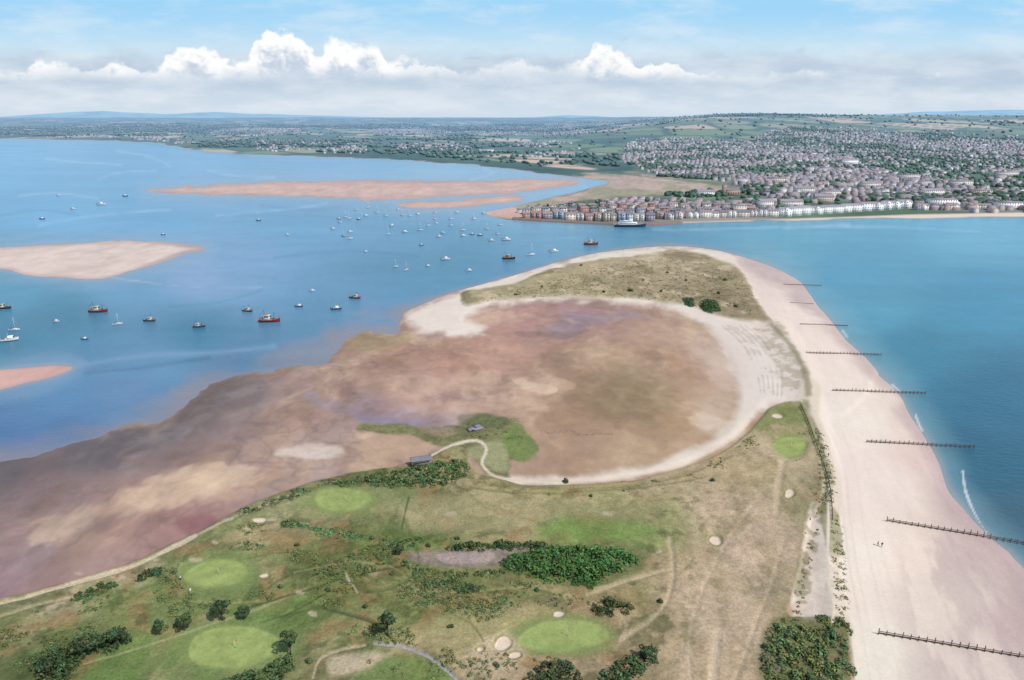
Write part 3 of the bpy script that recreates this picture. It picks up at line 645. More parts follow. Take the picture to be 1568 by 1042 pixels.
def yacht(col=(240,240,240)):
    m=MB(); m.hull(9,2.9,1.1,col,(226,220,205),(40,60,110),stern=0.6)
    m.box(0.6,0,1.35,3.6,1.7,0.7,(238,238,236),0.8); m.box(0.6,0.80,1.4,2.6,0.06,0.22,(40,50,60)); m.box(0.6,-0.80,1.4,2.6,0.06,0.22,(40,50,60))
    m.box(-2.7,0,1.05,2.0,1.4,0.3,(150,120,90)); m.pole((0.9,0,1.2),(0.9,0,11.5),0.13,0.08,(225,225,228)); m.pole((0.8,0,2.4),(-3.2,0,2.3),0.16,0.14,(60,80,140))
    m.pole((0.9,-0.9,7),(0.9,0.9,7),0.05,0.05,(220,220,220)); m.pole((0.9,0,11.4),(4.4,0,1.4),0.035,0.035,(200,200,200),4); m.pole((0.9,0,11.4),(-4.4,0,1.2),0.035,0.035,(200,200,200),4)
    return m.mesh('sailing_yacht_mesh',M_paint)
def motor(col=(240,240,240)):
    m=MB(); m.hull(7,2.6,1.1,col,(205,200,190),(50,60,80)); m.box(0.5,0,1.6,2.6,1.9,1.2,(240,240,240),0.75); m.box(1.3,0,1.7,1.0,1.7,0.5,(50,70,90),0.8)
    m.box(-2.4,0,1.1,1.2,1.7,0.4,(120,110,105)); m.box(-3.6,0,1.0,0.4,0.5,1.0,(50,50,55)); m.pole((-0.4,0,2),(-0.4,0,3.4),0.06,0.04,(220,220,220))
    return m.mesh('motor_boat_mesh',M_paint)
FB=[fishing((58,60,70)),fishing((150,40,45)),fishing((46,70,110)),fishing((40,42,46),(190,120,60))]
YB=[yacht(),yacht((70,100,150))]; MBo=[motor(),motor((60,80,110))]
boats=[(151,478,24,'f',1,0.1),(180,497,12,'y',0,0.4),(86,493,9,'m',0,0),(228,492,17,'f',0,3.1),(305,501,16,'f',2,0.2),(378,477,17,'f',0,2.9),(413,493,31,'f',1,0.05),(458,470,12,'m',1,0),(478,446,9,'m',0,0),(543,457,18,'f',0,3.0),(515,474,16,'m',1,0.1),(6,473,18,'f',0,0.1),(15,522,20,'m',0,0.4),(22,506,13,'y',0,0.2),(605,409,9,'y',0,0.3),(622,414,10,'y',0,1.0),(655,408,8,'m',0,0),(718,415,10,'m',0,0.2),(682,398,14,'m',0,0.1),(779,397,20,'f',3,0.0),(813,391,14,'y',0,0.5),(848,386,14,'m',0,0.1),(905,375,22,'f',1,0.03),(535,366,10,'y',0,0.4),(536,356,8,'m',0,0),(620,356,9,'m',0,0),(643,353,9,'y',0,0.2),(600,346,8,'m',0,1),(655,346,8,'y',0,0.4),(708,353,10,'y',0,0.2),(709,362,9,'m',0,0),(735,361,8,'m',1,0),(775,368,14,'m',0,0),(560,331,7,'m',0,0),(577,326,8,'y',0,0),(520,341,7,'y',0,0),(510,351,7,'m',0,0),(590,331,7,'y',0,0),(627,331,7,'y',0,0),(640,329,7,'m',0,0),(690,336,8,'y',0,0),(725,336,8,'y',0,0),(700,326,7,'m',0,0),(155,314,11,'m',0,0.1),(112,321,7,'m',0,0),(65,336,7,'m',1,0),(192,301,7,'m',1,0),(690,346,8,'y',0,0),(672,363,8,'m',0,0),(745,351,8,'y',0,0),(396,338,7,'m',1,0),(130,520,6,'m',1,0),(752,369,9,'m',0,0),(765,345,8,'y',0,0),(665,336,7,'y',0,0),(610,322,6,'m',0,0),(545,322,6,'y',0,0),(645,376,7,'m',1,0),(560,386,6,'m',0,0),(90,300,6,'m',0,0),(250,360,6,'m',1,0),(440,360,6,'m',0,0)]
for _ in range(16): boats.append((rng.uniform(500,770),rng.uniform(318,368),rng.uniform(5,8),random.choice('my'),random.choice([0,0,1]),rng.uniform(-.5,.8)))
NM={'f':('fishing_boat',FB,12.),'y':('sailing_yacht',YB,9.),'m':('motor_boat',MBo,7.)}
for (u,v,l,t,k,rz) in boats:
    x,y=unproj(u,v); sl=math.sqrt(x*x+y*y+H*H); nm,arr,L0=NM[t]
    inst(arr[k%len(arr)],nm,(float(x),float(y),0.0),rz,max(0.6,min(1.8,l*sl/F/L0)))
m=MB(); m.hull(44,9,3.6,(50,70,110),(160,150,140)); m.box(-4,0,4.6,26,7.5,2.6,(235,235,235),0.96); m.box(-6,0,7.2,18,6.4,2.4,(238,238,238),0.95); m.box(0,0,9.4,6,5.4,2.0,(230,230,230),0.9)
m.box(-4,-3.78,4.9,22,0.05,0.7,(50,60,75)); m.box(-6,-3.2,7.4,15,0.05,0.7,(50,60,75)); m.box(-11,0,9.8,3,2.4,3.2,(60,90,150),0.85); m.pole((1,0,10),(1,0,16),0.2,0.1,(220,220,220)); m.pole((14,0,3),(14,0,11),0.2,0.12,(220,220,220))
sh=m.mesh('passenger_ship_mesh',M_paint); x,y=unproj(965,347.5); inst(sh,'passenger_ship',(float(x),float(y),0),0.02,0.85)
# ------------------------------------------------------------------ waterfront buildings
WIN=(108,114,124)
def bldg(name,u,v,wpx,h,d,wall,roof,rz=0,st=3,gables=0,flat=False,hip=0.22,ww=1.2,bay=3.2):
    x,y,z=place(u,v); x=float(x);y=float(y);z=float(z); sl=math.hypot(math.hypot(x,y),H-z); w=wpx*sl/F
    m=MB(); m.box(0,0,h/2-1,w,d,h+2,wall)
    if flat: m.box(0,0,h+0.25,w+0.6,d+0.6,0.5,roof)
    else: m.gable(0,0,h+0.01,w+0.8,d+0.8,d*hip,roof,wall)
    fh=h/st; nb=max(2,int(w/bay))
    for s_ in range(st):
        for k in range(nb):
            wx=-w/2+(k+0.5)*w/nb
            for sy in (-1,1): m.box(wx,sy*(d/2+0.03),fh*(s_+0.55),ww,0.08,fh*0.5,WIN)
        for k in range(max(1,int(d/4))):
            wy=-d/2+(k+0.5)*d/max(1,int(d/4))
            for sx in (-1,1): m.box(sx*(w/2+0.03),wy,fh*(s_+0.55),0.08,1.1,fh*0.46,WIN)
    for g in range(gables):
        gx=-w/2+(g+0.5)*w/gables; gw=min(w/gables*0.7,4.2)
        m.box(gx,-d/2-0.6,h/2+0.2,gw,1.2,h+0.4,wall)
        vs=[(gx-gw/2-.2,-d/2-1.3,h+.42),(gx+gw/2+.2,-d/2-1.3,h+.42),(gx,-d/2-1.3,h+2.0),(gx-gw/2-.2,0,h+.42),(gx+gw/2+.2,0,h+.42),(gx,0,h+2.0)]
        m.add(vs,[[0,1,2]],wall); m.add(vs,[[0,2,5,3],[1,4,5,2]],roof)
        for s_ in range(st): m.box(gx,-d/2-1.24,fh*(s_+0.55),gw*0.4,0.08,fh*0.5,WIN)
    for k in range(max(1,int(w/9))): m.box(-w/2+w*(k+0.5)/max(1,int(w/9)),d*0.12,h+d*hip*0.8+0.6,1.1,0.8,2.0,(160,124,110))
    o=m.mesh(name,M_bld,True); o.location=(x,y,z); o.rotation_euler=(0,0,rz)
cols=[(142,172,174),(208,198,178),(226,222,214),(180,142,134),(166,180,194),(198,168,154),(190,198,194),(224,214,196),(166,156,164),(192,146,134),(214,206,200),(230,226,220)]
rf=[(146,138,146),(156,138,136),(128,128,140),(164,144,140)]
u=800
random.seed(3)
while u<1040:
    w=random.uniform(9,17); bldg('apartment_building',u+w/2,335.5+random.uniform(-1,1.2)+ (3 if 850<u<1000 else 0),w*0.92,random.uniform(6.2,9.2),10,random.choice(cols),random.choice(rf),random.uniform(-.25,.25),3,random.choice([0,0,1,2])); u+=w+random.uniform(0,2.5)
u=800
while u<1150:
    w=random.uniform(9,15); bldg('waterside_house',u+w/2,328+random.uniform(-2.5,1.5),w*0.85,random.uniform(5,7.5),9,random.choice(cols),random.choice(rf),random.uniform(-.6,.6),3); u+=w+2
u=840
while u<1190:
    w=random.uniform(9,14); bldg('town_house',u+w/2,319+random.uniform(-3,2),w*0.85,random.uniform(4.5,6.5),9,random.choice(cols),random.choice(rf),random.uniform(-.6,.6),2); u+=w+4
u=1050
while u<1190:
    w=random.uniform(10,20); bldg('seafront_house',u+w/2,334-(u-1050)*0.02,w*0.92,random.uniform(6,8),10,random.choice([(242,238,232),(232,226,218),(216,202,190)]),random.choice(rf),0.03+random.uniform(-.1,.1),3,random.choice([0,0,2])); u+=w+1
u=1192
while u<1382:
    w=random.uniform(12,19); bldg('white_terrace',u+w/2,331-(u-1192)*0.065,w*1.0,random.uniform(8.6,10.4),11,random.choice([(252,250,248),(248,246,242)]),random.choice([(168,162,168),(158,154,164)]),0.14,3,random.choice([0,0,1]),False,0.16,1.0,3.2); u+=w
u=1385
while u<1700:
    w=random.uniform(12,26)
    if random.random()<0.55: bldg('seafront_house',u+w/2,322.5-(u-1385)*0.004+random.uniform(-4,0),w*0.8,random.uniform(5.5,8),10,random.choice([(248,246,242),(238,232,226),(220,206,194)]),random.choice(rf),0.05+random.uniform(-.15,.15),3,random.choice([0,1]))
    u+=w+2
for (u,v,w,h,c) in [(1440,316,34,10,(246,242,238)),(1425,300,30,9,(236,232,226)),(1543,320,30,9,(250,248,244)),(1500,300,24,9,(214,196,180)),(1230,297,26,10,(226,220,214)),(1300,253,22,13,(244,242,242)),(1190,280,26,9,(220,208,198)),(1390,275,26,10,(224,214,206)),(1260,310,24,9,(214,196,184)),(1330,288,22,9,(222,214,208)),(1080,300,24,7,(240,240,240)),(745,233,22,8,(242,240,236)),(1170,320,20,11,(232,224,214)),(1130,327,18,11,(226,216,206)),(1210,318,30,9,(232,224,216)),(1270,300,26,8,(228,216,206)),(1470,285,26,9,(228,222,216)),(1540,270,26,9,(226,218,212))]:
    bldg('hotel_building',u,v,w,h,13,c,(160,152,158),random.uniform(-.2,.2),3,0,random.random()<0.4)
x,y,z=place(1120,300); m=MB(); m.box(0,0,4,24,10,10,(170,150,136)); m.gable(0,0,9.05,24.6,10.6,5,(130,124,132),(170,150,136)); m.box(-14.6,0,8,5.2,5.2,18,(176,156,142))
for a in(-1,1):
    for b in(-1,1): m.box(-14.6+a*2.2,b*2.2,18,0.8,0.8,2,(176,156,142))
m.box(-14.6,-2.63,13,1.2,0.06,3,(60,60,66))
for k in range(5): m.box(-9+k*4.5,-5.03,4.5,1.2,0.06,4,(60,60,66))
o=m.mesh('church',M_bld,True); o.location=(float(x),float(y),float(z)); o.rotation_euler=(0,0,0.3)
m=MB(); qp=[(785,337),(830,340),(890,343),(940,345.5),(1000,345.5),(1045,343)]
for a,b in zip(qp[:-1],qp[1:]):
    xa,ya=unproj(*a); xb,yb=unproj(*b)
    vs=[(xa,ya,-1),(xb,yb,-1),(xb,yb,1.8),(xa,ya,1.8),(xa,ya+14,1.8),(xb,yb+14,1.8)]
    m.add(vs,[[0,1,2,3],[3,2,5,4]],(134,118,112))
m.mesh('quay_wall',M_bld,True)
# ------------------------------------------------------------------ groynes
def groyne(a,b,hp=1.6):
    p0=np.array(place(*a),float); p1=np.array(place(*b),float); m=MB()
    L=np.linalg.norm((p1-p0)[:2]); n=int(L/1.7); d=(p1-p0)/L; nrm=np.array([-d[1],d[0],0])
    for k in range(n+1):
        t=k/n; p=p0+(p1-p0)*t; zg=float(height(p[0],p[1])); zt=max(zg,-0.3)
        hh=hp*random.uniform(0.75,1.15)
        m.pole((p[0],p[1],zg-0.5),(p[0]+random.uniform(-.1,.1),p[1],0.15+hh+zt*0.6),0.13,0.11,(104,92,84),6)
    for hgt,th in ((0.56*hp,0.15),(0.2*hp,0.26)):
        vs=[]; z0=float(max(height(p0[0],p0[1]),0))*0.6+0.1; z1=0.1; o=nrm*0.24
        for q,zz in((p0,z0),(p1,z1)):
            for dx in (0,1):
                for dz in (0,1): vs.append((q[0]+o[0]*(0.7+0.35*dx),q[1]+o[1]*(0.7+0.35*dx),zz+hgt*0.9+dz*th))
        m.add(vs,[[0,1,5,4],[2,6,7,3],[1,3,7,5],[0,4,6,2],[0,2,3,1],[4,5,7,6]],(92,80,74))
    m.mesh('timber_groyne',M_wood,True)
for a,b,hp in [((1235,541),(1349,545),1.5),((1275,599),(1417,604),1.5),((1327,678),(1492,687),1.6),((1358,799),(1600,840),1.6),((1345,972),(1640,1020),1.6),((1225,497),(1298,500),0.9),((1210,464),(1245,466),0.6),((1200,436),(1258,438),0.7)]:
    groyne(a,b,hp)
m=MB(); fp=smooth_poly([(1226,622),(1240,655),(1256,700),(1270,745),(1275,800)],8,False)
for a,b in zip(fp[:-1],fp[1:]):
    pa=place(*a); pb=place(*b); m.pole((pa[0],pa[1],pa[2]-.3),(pa[0],pa[1],pa[2]+1.2),0.12,0.1,(84,76,68),5)
    m.pole((pa[0],pa[1],pa[2]+1.0),(pb[0],pb[1],pb[2]+1.0),0.07,0.07,(90,80,72),4); m.pole((pa[0],pa[1],pa[2]+.5),(pb[0],pb[1],pb[2]+.5),0.07,0.07,(90,80,72),4)
m.mesh('dune_fence',M_wood,True)
# ------------------------------------------------------------------ foliage
def leaves(cen,rad,hgt,per,size,base,dark=0.5):
    n=len(cen); N=n*per
    base=np.array(base)*1.12+10
    idx=np.repeat(np.arange(n),per)
    th=rng.uniform(0,2*np.pi,N); ph=np.arccos(rng.uniform(-0.15,1,N)); rr=rng.uniform(0.45,1.08,N)**0.6
    d=np.stack([np.sin(ph)*np.cos(th),np.sin(ph)*np.sin(th),np.cos(ph)],-1)
    pos=cen[idx]+d*rr[:,None]*np.stack([rad[idx],rad[idx],hgt[idx]],-1)
    nrm=d+rng.normal(0,0.5,(N,3)); nrm[:,2]+=0.45; nrm/=np.linalg.norm(nrm,axis=1)[:,None]
    t=np.cross(nrm,rng.normal(0,1,(N,3))); t/=np.linalg.norm(t,axis=1)[:,None]; b=np.cross(nrm,t)
    s=(rng.uniform(0.6,1.3,N)*size)[:,None]
    V3=np.stack([pos-t*s-b*s*0.55,pos+t*s*0.9-b*s*0.6,pos+t*s+b*s*0.6,pos-t*s*0.8+b*s*0.7],1).reshape(-1,3)
    f=np.arange(N*4)
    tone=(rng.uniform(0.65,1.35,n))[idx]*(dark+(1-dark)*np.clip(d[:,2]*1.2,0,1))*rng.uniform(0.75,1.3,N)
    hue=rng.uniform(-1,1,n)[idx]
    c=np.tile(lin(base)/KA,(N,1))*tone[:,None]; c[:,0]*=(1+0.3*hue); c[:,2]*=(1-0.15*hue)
    return V3,f,np.full(N,4),c
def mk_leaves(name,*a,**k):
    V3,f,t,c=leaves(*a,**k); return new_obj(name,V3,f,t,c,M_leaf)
def scrub(name,pl,h=2.0,r=1.3,dens=0.5,base=(72,96,50),per=26,size=0.32,thr=None,edge=8,sd=1):
    p=smooth_poly(pl,2); lo=p.min(0)-3; hi=p.max(0)+3
    area=(unproj(hi[0],(lo[1]+hi[1])/2)[0]-unproj(lo[0],(lo[1]+hi[1])/2)[0])*(unproj(0,lo[1])[1]-unproj(0,hi[1])[1])
    n=int(area*dens); u=rng.uniform(lo[0],hi[0],n*2)
    yy=rng.uniform(unproj(0,hi[1])[1],unproj(0,lo[1])[1],n*2); _,v=proj(0*yy,yy,0)
    x,y,z=place(u,v)
    s=sdf_pts(p,u,v)+edge*fbm(x,y,7,3,sd); k=(s>0)
    if thr is not None: k&=(fbm(x,y,9,4,sd+1)>thr)&(sample(NOGO,x,y)<0.25)
    x,y,z,s=x[k][:n],y[k][:n],z[k][:n],s[k][:n]
    if len(x)<2: return
    e=np.clip(s/6,0.3,1)*rng.uniform(0.5,1.35,len(x))
    cen=np.stack([x,y,z-0.15],-1)
    mk_leaves(name,cen,r*rng.uniform(0.6,1.35,len(x)),h*e,per,size,base)
scrub('willow_thicket',[(768,860),(820,846),(900,838),(960,848),(970,862),(930,880),(905,897),(850,893),(800,880)],2.9,1.6,0.34,(68,98,50),38,0.30,edge=16)
scrub('pond_hedge',[(690,838),(760,830),(830,832),(826,842),(740,843),(690,845)],2.0,1.1,0.4,(60,78,46),edge=9)
scrub('reed_bed',[(600,850),(640,868),(700,876),(765,874),(800,862),(760,882),(690,884),(630,876)],1.3,1.0,0.35,(86,98,58),20)
scrub('bayside_scrub',[(515,738),(600,722),(650,712),(700,704),(716,720),(690,744),(600,746),(540,744)],1.4,1.2,0.24,(76,94,56),edge=16)
scrub('gorse_thicket',[(1172,990),(1200,956),(1290,950),(1302,985),(1290,1060),(1180,1060)],1.8,1.2,0.30,(88,102,60),38,0.28,edge=18)
scrub('gorse_bush',[(906,928),(935,915),(966,926),(960,940),(915,944)],1.8,1.1,0.4,(66,76,46),34,0.26,edge=12)
scrub('gorse_bush',[(920,1045),(930,1022),(965,1008),(1000,993),(1006,1008),(985,1025),(960,1050)],2.0,1.1,0.4,(66,80,48),34,0.26,edge=12)
scrub('gorse_bush',[(815,1030),(850,1012),(886,1025),(885,1060),(820,1060)],2.2,1.2,0.4,(66,76,46),36,0.26,edge=12)
scrub('woodland_edge',[(60,1060),(62,1020),(112,985),(180,972),(198,985),(150,1003),(105,1030),(95,1060)],3.6,1.5,0.30,(60,76,44),42,0.28,edge=14)
scrub('hawthorn_thicket',[(335,1060),(345,1040),(400,1018),(450,1006),(446,1030),(420,1060)],2.2,1.2,0.30,(66,82,48),36,0.28,edge=14)
scrub('hedgerow',[(108,914),(150,894),(182,896),(135,917)],1.4,1.0,0.4,(68,86,50))
scrub('hedgerow',[(208,884),(240,870),(244,880),(215,890)],1.6,1.0,0.5,(60,76,46))
scrub('crop_strip',[(470,812),(490,806),(560,818),(555,828),(500,824)],0.8,1.0,0.45,(92,118,72),26)
scrub('hedgerow',[(430,806),(440,796),(470,804),(465,812)],1.2,1.0,0.5,(74,98,58))
scrub('hedgerow',[(370,778),(450,752),(512,730),(516,738),(440,767),(380,788)],1.1,1.0,0.2,(86,100,64),edge=14)
scrub('hedgerow',[(690,900),(730,897),(736,905),(700,909)],1.2,1.0,0.5,(60,76,46))
scrub('hedgerow',[(600,830),(640,822),(650,832),(610,842)],1.2,1.0,0.3,(70,88,50))
scrub('hedgerow',[(480,878),(560,862),(600,866),(560,876),(490,890)],1.0,0.9,0.25,(74,90,52),edge=14)
scrub('hedgerow',[(640,892),(690,886),(700,894),(650,902)],1.1,0.9,0.35,(66,82,48),edge=12)
scrub('pine_shrub',[(1047,458),(1058,458),(1064,467),(1050,468)],1.8,1.2,0.6,(64,84,54))
scrub('pine_shrub',[(1073,462),(1095,461),(1102,474),(1080,478)],2.5,1.6,0.4,(64,86,54))
scrub('marram_grass',[(1244,655),(1256,660),(1272,715),(1278,760),(1258,790),(1248,760),(1256,730)],0.8,0.9,0.22,(122,120,84),14,0.25)
scrub('marram_grass',[(1240,790),(1260,785),(1236,900),(1225,945),(1212,945),(1222,870)],0.6,0.7,0.12,(120,118,82),14,0.22)
scrub('marram_grass',[(1270,800),(1288,800),(1300,940),(1280,940)],0.7,0.8,0.2,(116,116,78),14,0.22)
scrub('scattered_scrub',[(380,800),(600,820),(660,880),(780,890),(800,930),(640,990),(460,960),(300,940),(200,900),(300,850)],0.65,0.7,0.6,(88,100,60),12,0.2,0.08,6,3)
scrub('scattered_scrub',[(0,950),(200,900),(300,930),(260,980),(80,1010),(0,1040)],0.65,0.7,0.5,(88,100,60),12,0.2,0.08,6,4)
scrub('scattered_scrub',[(640,890),(900,900),(1020,960),(1000,1042),(640,1042),(480,990)],0.55,0.65,0.45,(96,102,64),12,0.2,0.09,6,2)
scrub('scattered_scrub',[(700,745),(900,748),(1100,700),(1180,640),(1240,660),(1240,760),(1080,740),(900,770),(700,765)],0.5,0.6,0.4,(104,108,72),12,0.2,0.11,6,6)
scrub('rough_grass',[(720,462),(800,440),(920,405),(1000,396),(1080,400),(1140,430),(1165,485),(1050,465),(880,452)],0.6,1.0,0.035,(136,124,92),10,0.35,edge=2)
scrub('marsh_plants',[(560,658),(640,660),(735,640),(790,650),(812,690),(790,700),(770,680),(700,672)],0.4,0.7,0.12,(98,110,64),10,0.28,0.0)
def shrub(u,v,wpx,base=(66,82,52),name='shrub'):
    x,y,z=place(u,v); sl=math.hypot(math.hypot(float(x),float(y)),H); R=wpx*sl/F/2
    n=max(3,int(R*3)); a=rng.uniform(0,6.28,n); rr=rng.uniform(0,0.65,n)*R
    cen=np.stack([x+rr*np.cos(a),y+rr*np.sin(a),np.full(n,z)+0.1],-1)
    mk_leaves(name,cen,R*rng.uniform(0.4,0.65,n),R*rng.uniform(0.6,1.1,n),44,0.28,base)
for s_ in [(865,739,13),(965,446,10),(1012,447,6),(1022,418,5),(890,407,6),(790,452,5),(235,878,14),(590,842,10),(655,836,8),(570,826,8),(905,760,6),(1090,737,7),(820,904,9),(700,826,8),(1010,922,9),(760,1020,8),(475,1015,12),(925,448,6),(1100,450,7),(455,835,7),(1126,470,7),(680,742,12),(1050,430,5),(985,430,5),(830,440,5),(1110,430,6),(540,850,9),(500,905,8),(430,900,9),(560,930,10),(690,960,8),(600,880,8)]:
    shrub(*s_)
def tree(u,v,hpx,wpx,base=(62,78,48),name='hawthorn_tree'):
    x,y,z=[float(q) for q in place(u,v)]; sl=math.hypot(math.hypot(x,y),H-z); h=hpx*sl/F*1.15; w=wpx*sl/F/2
    m=MB(); m.pole((0,0,-0.4),(0.1,0,h*0.45),0.22,0.13,(98,86,74),7); cen=[];
    for k in range(8):
        a=k*0.785+random.uniform(-.3,.3); r=w*random.uniform(0.35,0.8); zz=h*random.uniform(0.5,0.86)
        m.pole((0.05,0,h*random.uniform(0.22,0.42)),(r*math.cos(a),r*math.sin(a),zz),0.09,0.03,(98,86,74),5); cen.append((r*math.cos(a),r*math.sin(a),zz-0.2))
    cen.append((0,0,h*0.85)); cen+= [(random.uniform(-.4,.4)*w,random.uniform(-.4,.4)*w,h*random.uniform(0.5,0.8)) for _ in range(5)]
    cen=np.array(cen); n=len(cen)
    e=bpy.data.objects.new(name,None); e.location=(x,y,z); scene.collection.objects.link(e)
    t=m.mesh('trunk_and_limbs',M_wood,True); t.parent=e
    V3,f,tt,c=leaves(cen,w*rng.uniform(0.28,0.46,n),w*rng.uniform(0.25,0.42,n),70,0.2,base)
    o=new_obj('crown',V3,f,tt,c,M_leaf); o.parent=e
for t in [(340,950,27,28),(374,946,16,17),(594,974,38,28),(445,1003,34,24),(245,972,20,15),(283,965,20,22),(125,1008,30,30),(180,988,22,26),(80,1035,32,34),(150,1000,24,24),(612,850,16,14),(988,1010,18,20)]:
    tree(*t)
x,y,z=[float(q) for q in place(645,711)]
m=MB(); m.box(0,0,1,7,3.4,2.6,(140,132,126)); m.gable(0,0,2.32,7.6,4,0.9,(130,128,132),(140,132,126)); m.box(0,-1.73,1.5,5.5,0.06,0.4,(40,40,42)); m.box(-2.6,-1.74,0.9,0.9,0.07,1.8,(70,60,52))
o=m.mesh('bird_hide',M_bld,True); o.location=(x,y,z); o.rotation_euler=(0,0,0.3)
x,y,z=[float(q) for q in place(727,658)]
m=MB(); m.box(0,0,0.5,6,3,1.1,(150,140,150)); m.box(1,0,1.3,2.4,2.2,0.7,(136,128,136)); m.pole((-2.6,1,0),(-2.6,1,2.4),.12,.1,(90,80,74)); m.pole((2.6,-1,0),(2.6,-1,2.0),.12,.1,(90,80,74)); m.box(-1.5,-1.53,0.6,1.2,0.06,0.5,(50,50,54))
o=m.mesh('wartime_pillbox',M_bld,True); o.location=(x,y,z); o.rotation_euler=(0,0,0.5)
def person(u,v,shirt,legs,step=0.18,rz=0):
    x,y,z=[float(q) for q in place(u,v)]
    J=[(0,0,.95),(0,0,1.2),(0,0,1.42),(0,0,1.55),(0,.02,1.68),(.1,0,.9),(.11,step,.5),(.11,step*.8,.06),(.11,step*.8+.14,.03),(-.1,0,.9),(-.11,-step*.5,.5),(-.11,-step*1.3,.08),(-.11,-step*1.3+.13,.03),(.2,0,1.4),(.26,-.08,1.14),(.24,.06,.9),(-.2,0,1.4),(-.26,.08,1.14),(-.24,.18,.92)]
    E=[(0,1),(1,2),(2,3),(3,4),(0,5),(5,6),(6,7),(7,8),(0,9),(9,10),(10,11),(11,12),(2,13),(13,14),(14,15),(2,16),(16,17),(17,18)]
    R=[.15,.15,.15,.06,.11,.1,.065,.045,.04,.1,.065,.045,.04,.07,.045,.035,.07,.045,.035]
    me=bpy.data.meshes.new('person'); me.from_pydata(J,E,[]); o=bpy.data.objects.new('person',me); scene.collection.objects.link(o)
    sk=o.modifiers.new('Skin','SKIN'); 
    for i,r in enumerate(R): me.skin_vertices[0].data[i].radius=(r,r)
    me.skin_vertices[0].data[0].use_root=True
    o.modifiers.new('Sub','SUBSURF').levels=1
    mt=bpy.data.materials.new('clothing'); mt.use_nodes=True; nt=mt.node_tree; g=nt.nodes.new('ShaderNodeTexCoord'); s_=nt.nodes.new('ShaderNodeSeparateXYZ'); r=nt.nodes.new('ShaderNodeValToRGB'); r.color_ramp.interpolation='CONSTANT'
    r.color_ramp.elements[0].color=(*lin(legs),1); r.color_ramp.elements[1].position=0.5; r.color_ramp.elements[1].color=(*lin(shirt),1)
    e=r.color_ramp.elements.new(0.8); e.color=(*lin((200,150,130)),1); e=r.color_ramp.elements.new(0.93); e.color=(*lin((60,45,35)),1)
    mr=nt.nodes.new('ShaderNodeMath'); mr.operation='DIVIDE'; mr.inputs[1].default_value=1.85
    nt.links.new(g.outputs['Object'],s_.inputs[0]); nt.links.new(s_.outputs[2],mr.inputs[0]); nt.links.new(mr.outputs[0],r.inputs[0]); nt.links.new(r.outputs[0],nt.nodes['Principled BSDF'].inputs['Base Color'])
    me.materials.append(mt); o.location=(x,y,z); o.rotation_euler=(0,0,rz)
person(1350,838,(40,50,80),(50,50,60)); person(1344,836,(150,60,60),(40,45,60),.2,1); person(277,889,(230,230,235),(60,60,70),.05,2); person(292,909,(235,235,235),(200,190,170),.08,0.5); person(1268,700,(60,60,70),(40,40,50))
for (u,v) in [(530,767),(335,880),(360,992),(868,974),(1211,686)]:
    x,y,z=[float(q) for q in place(u,v)]; m=MB(); m.pole((0,0,0),(0,0,2.3),0.04,0.04,(235,235,225),5); m.add([(0,0,2.3),(0.6,0.05,2.15),(0,0,1.9)],[[0,1,2]],(210,60,50))
    m.pole((0,0,0.0),(0,0,0.03),0.12,0.12,(40,40,40),8); o=m.mesh('golf_flag',M_paint,True); o.location=(x,y,z)
# ------------------------------------------------------------------ lights, sky
sunaz=math.atan2(0.75,-0.6); sunel=math.radians(52)
L=bpy.data.lights.new('sun','SUN'); L.energy=3.1; L.angle=math.radians(0.5); L.color=(1.0,0.965,0.91)
lo=bpy.data.objects.new('sun',L); scene.collection.objects.link(lo)
from mathutils import Vector
dv=Vector((math.sin(sunaz)*math.cos(sunel),math.cos(sunaz)*math.cos(sunel),math.sin(sunel)))
lo.rotation_euler=dv.to_track_quat('Z','Y').to_euler()
w=bpy.data.worlds.new('World'); scene.world=w; w.use_nodes=True; nt=w.node_tree; N=nt.nodes; Lk=nt.links
try: w.cycles.sampling_method='MANUAL'; w.cycles.sample_map_resolution=256
except Exception: pass
bg=N['Background']; STR=0.12; bg.inputs['Strength'].default_value=STR
sky=N.new('ShaderNodeTexSky'); sky.sky_type='NISHITA'; sky.sun_disc=False; sky.sun_elevation=sunel; sky.sun_rotation=sunaz
tc=N.new('ShaderNodeTexCoord'); sx=N.new('ShaderNodeSeparateXYZ'); Lk.new(tc.outputs['Generated'],sx.inputs[0])
def M(op,a,b=None,c=None,cl=False):
    n=N.new('ShaderNodeMath'); n.operation=op; n.use_clamp=cl
    for i,q in enumerate((a,b,c)):
        if q is None: continue
        if isinstance(q,(int,float)): n.inputs[i].default_value=q
        else: Lk.new(q,n.inputs[i])
    return n.outputs[0]
def MR(v,a,b,c=0,d=1,sm=True):
    n=N.new('ShaderNodeMapRange'); n.interpolation_type='SMOOTHSTEP' if sm else 'LINEAR'
    Lk.new(v,n.inputs['Value'])
    for nm,q in (('From Min',a),('From Max',b),('To Min',c),('To Max',d)):
        if isinstance(q,(int,float)): n.inputs[nm].default_value=q
        else: Lk.new(q,n.inputs[nm])
    return n.outputs[0]
def mix(f,a,b):
    n=N.new('ShaderNodeMix'); n.data_type='RGBA'
    if isinstance(f,(int,float)): n.inputs[0].default_value=f
    else: Lk.new(f,n.inputs[0])
    for i,q in ((6,a),(7,b)):
        if isinstance(q,tuple): n.inputs[i].default_value=(*(lin(q)/STR),1)
        else: Lk.new(q,n.inputs[i])
    return n.outputs[2]
ay=M('MAXIMUM',M('ABSOLUTE',sx.outputs[1]),0.02)
a=M('DIVIDE',sx.outputs[0],ay); e=M('DIVIDE',sx.outputs[2],ay)
def cxyz(x,y,z=0.0):
    n=N.new('ShaderNodeCombineXYZ')
    for i,q in enumerate((x,y,z)):
        if isinstance(q,(int,float)): n.inputs[i].default_value=q
        else: Lk.new(q,n.inputs[i])
    return n.outputs[0]
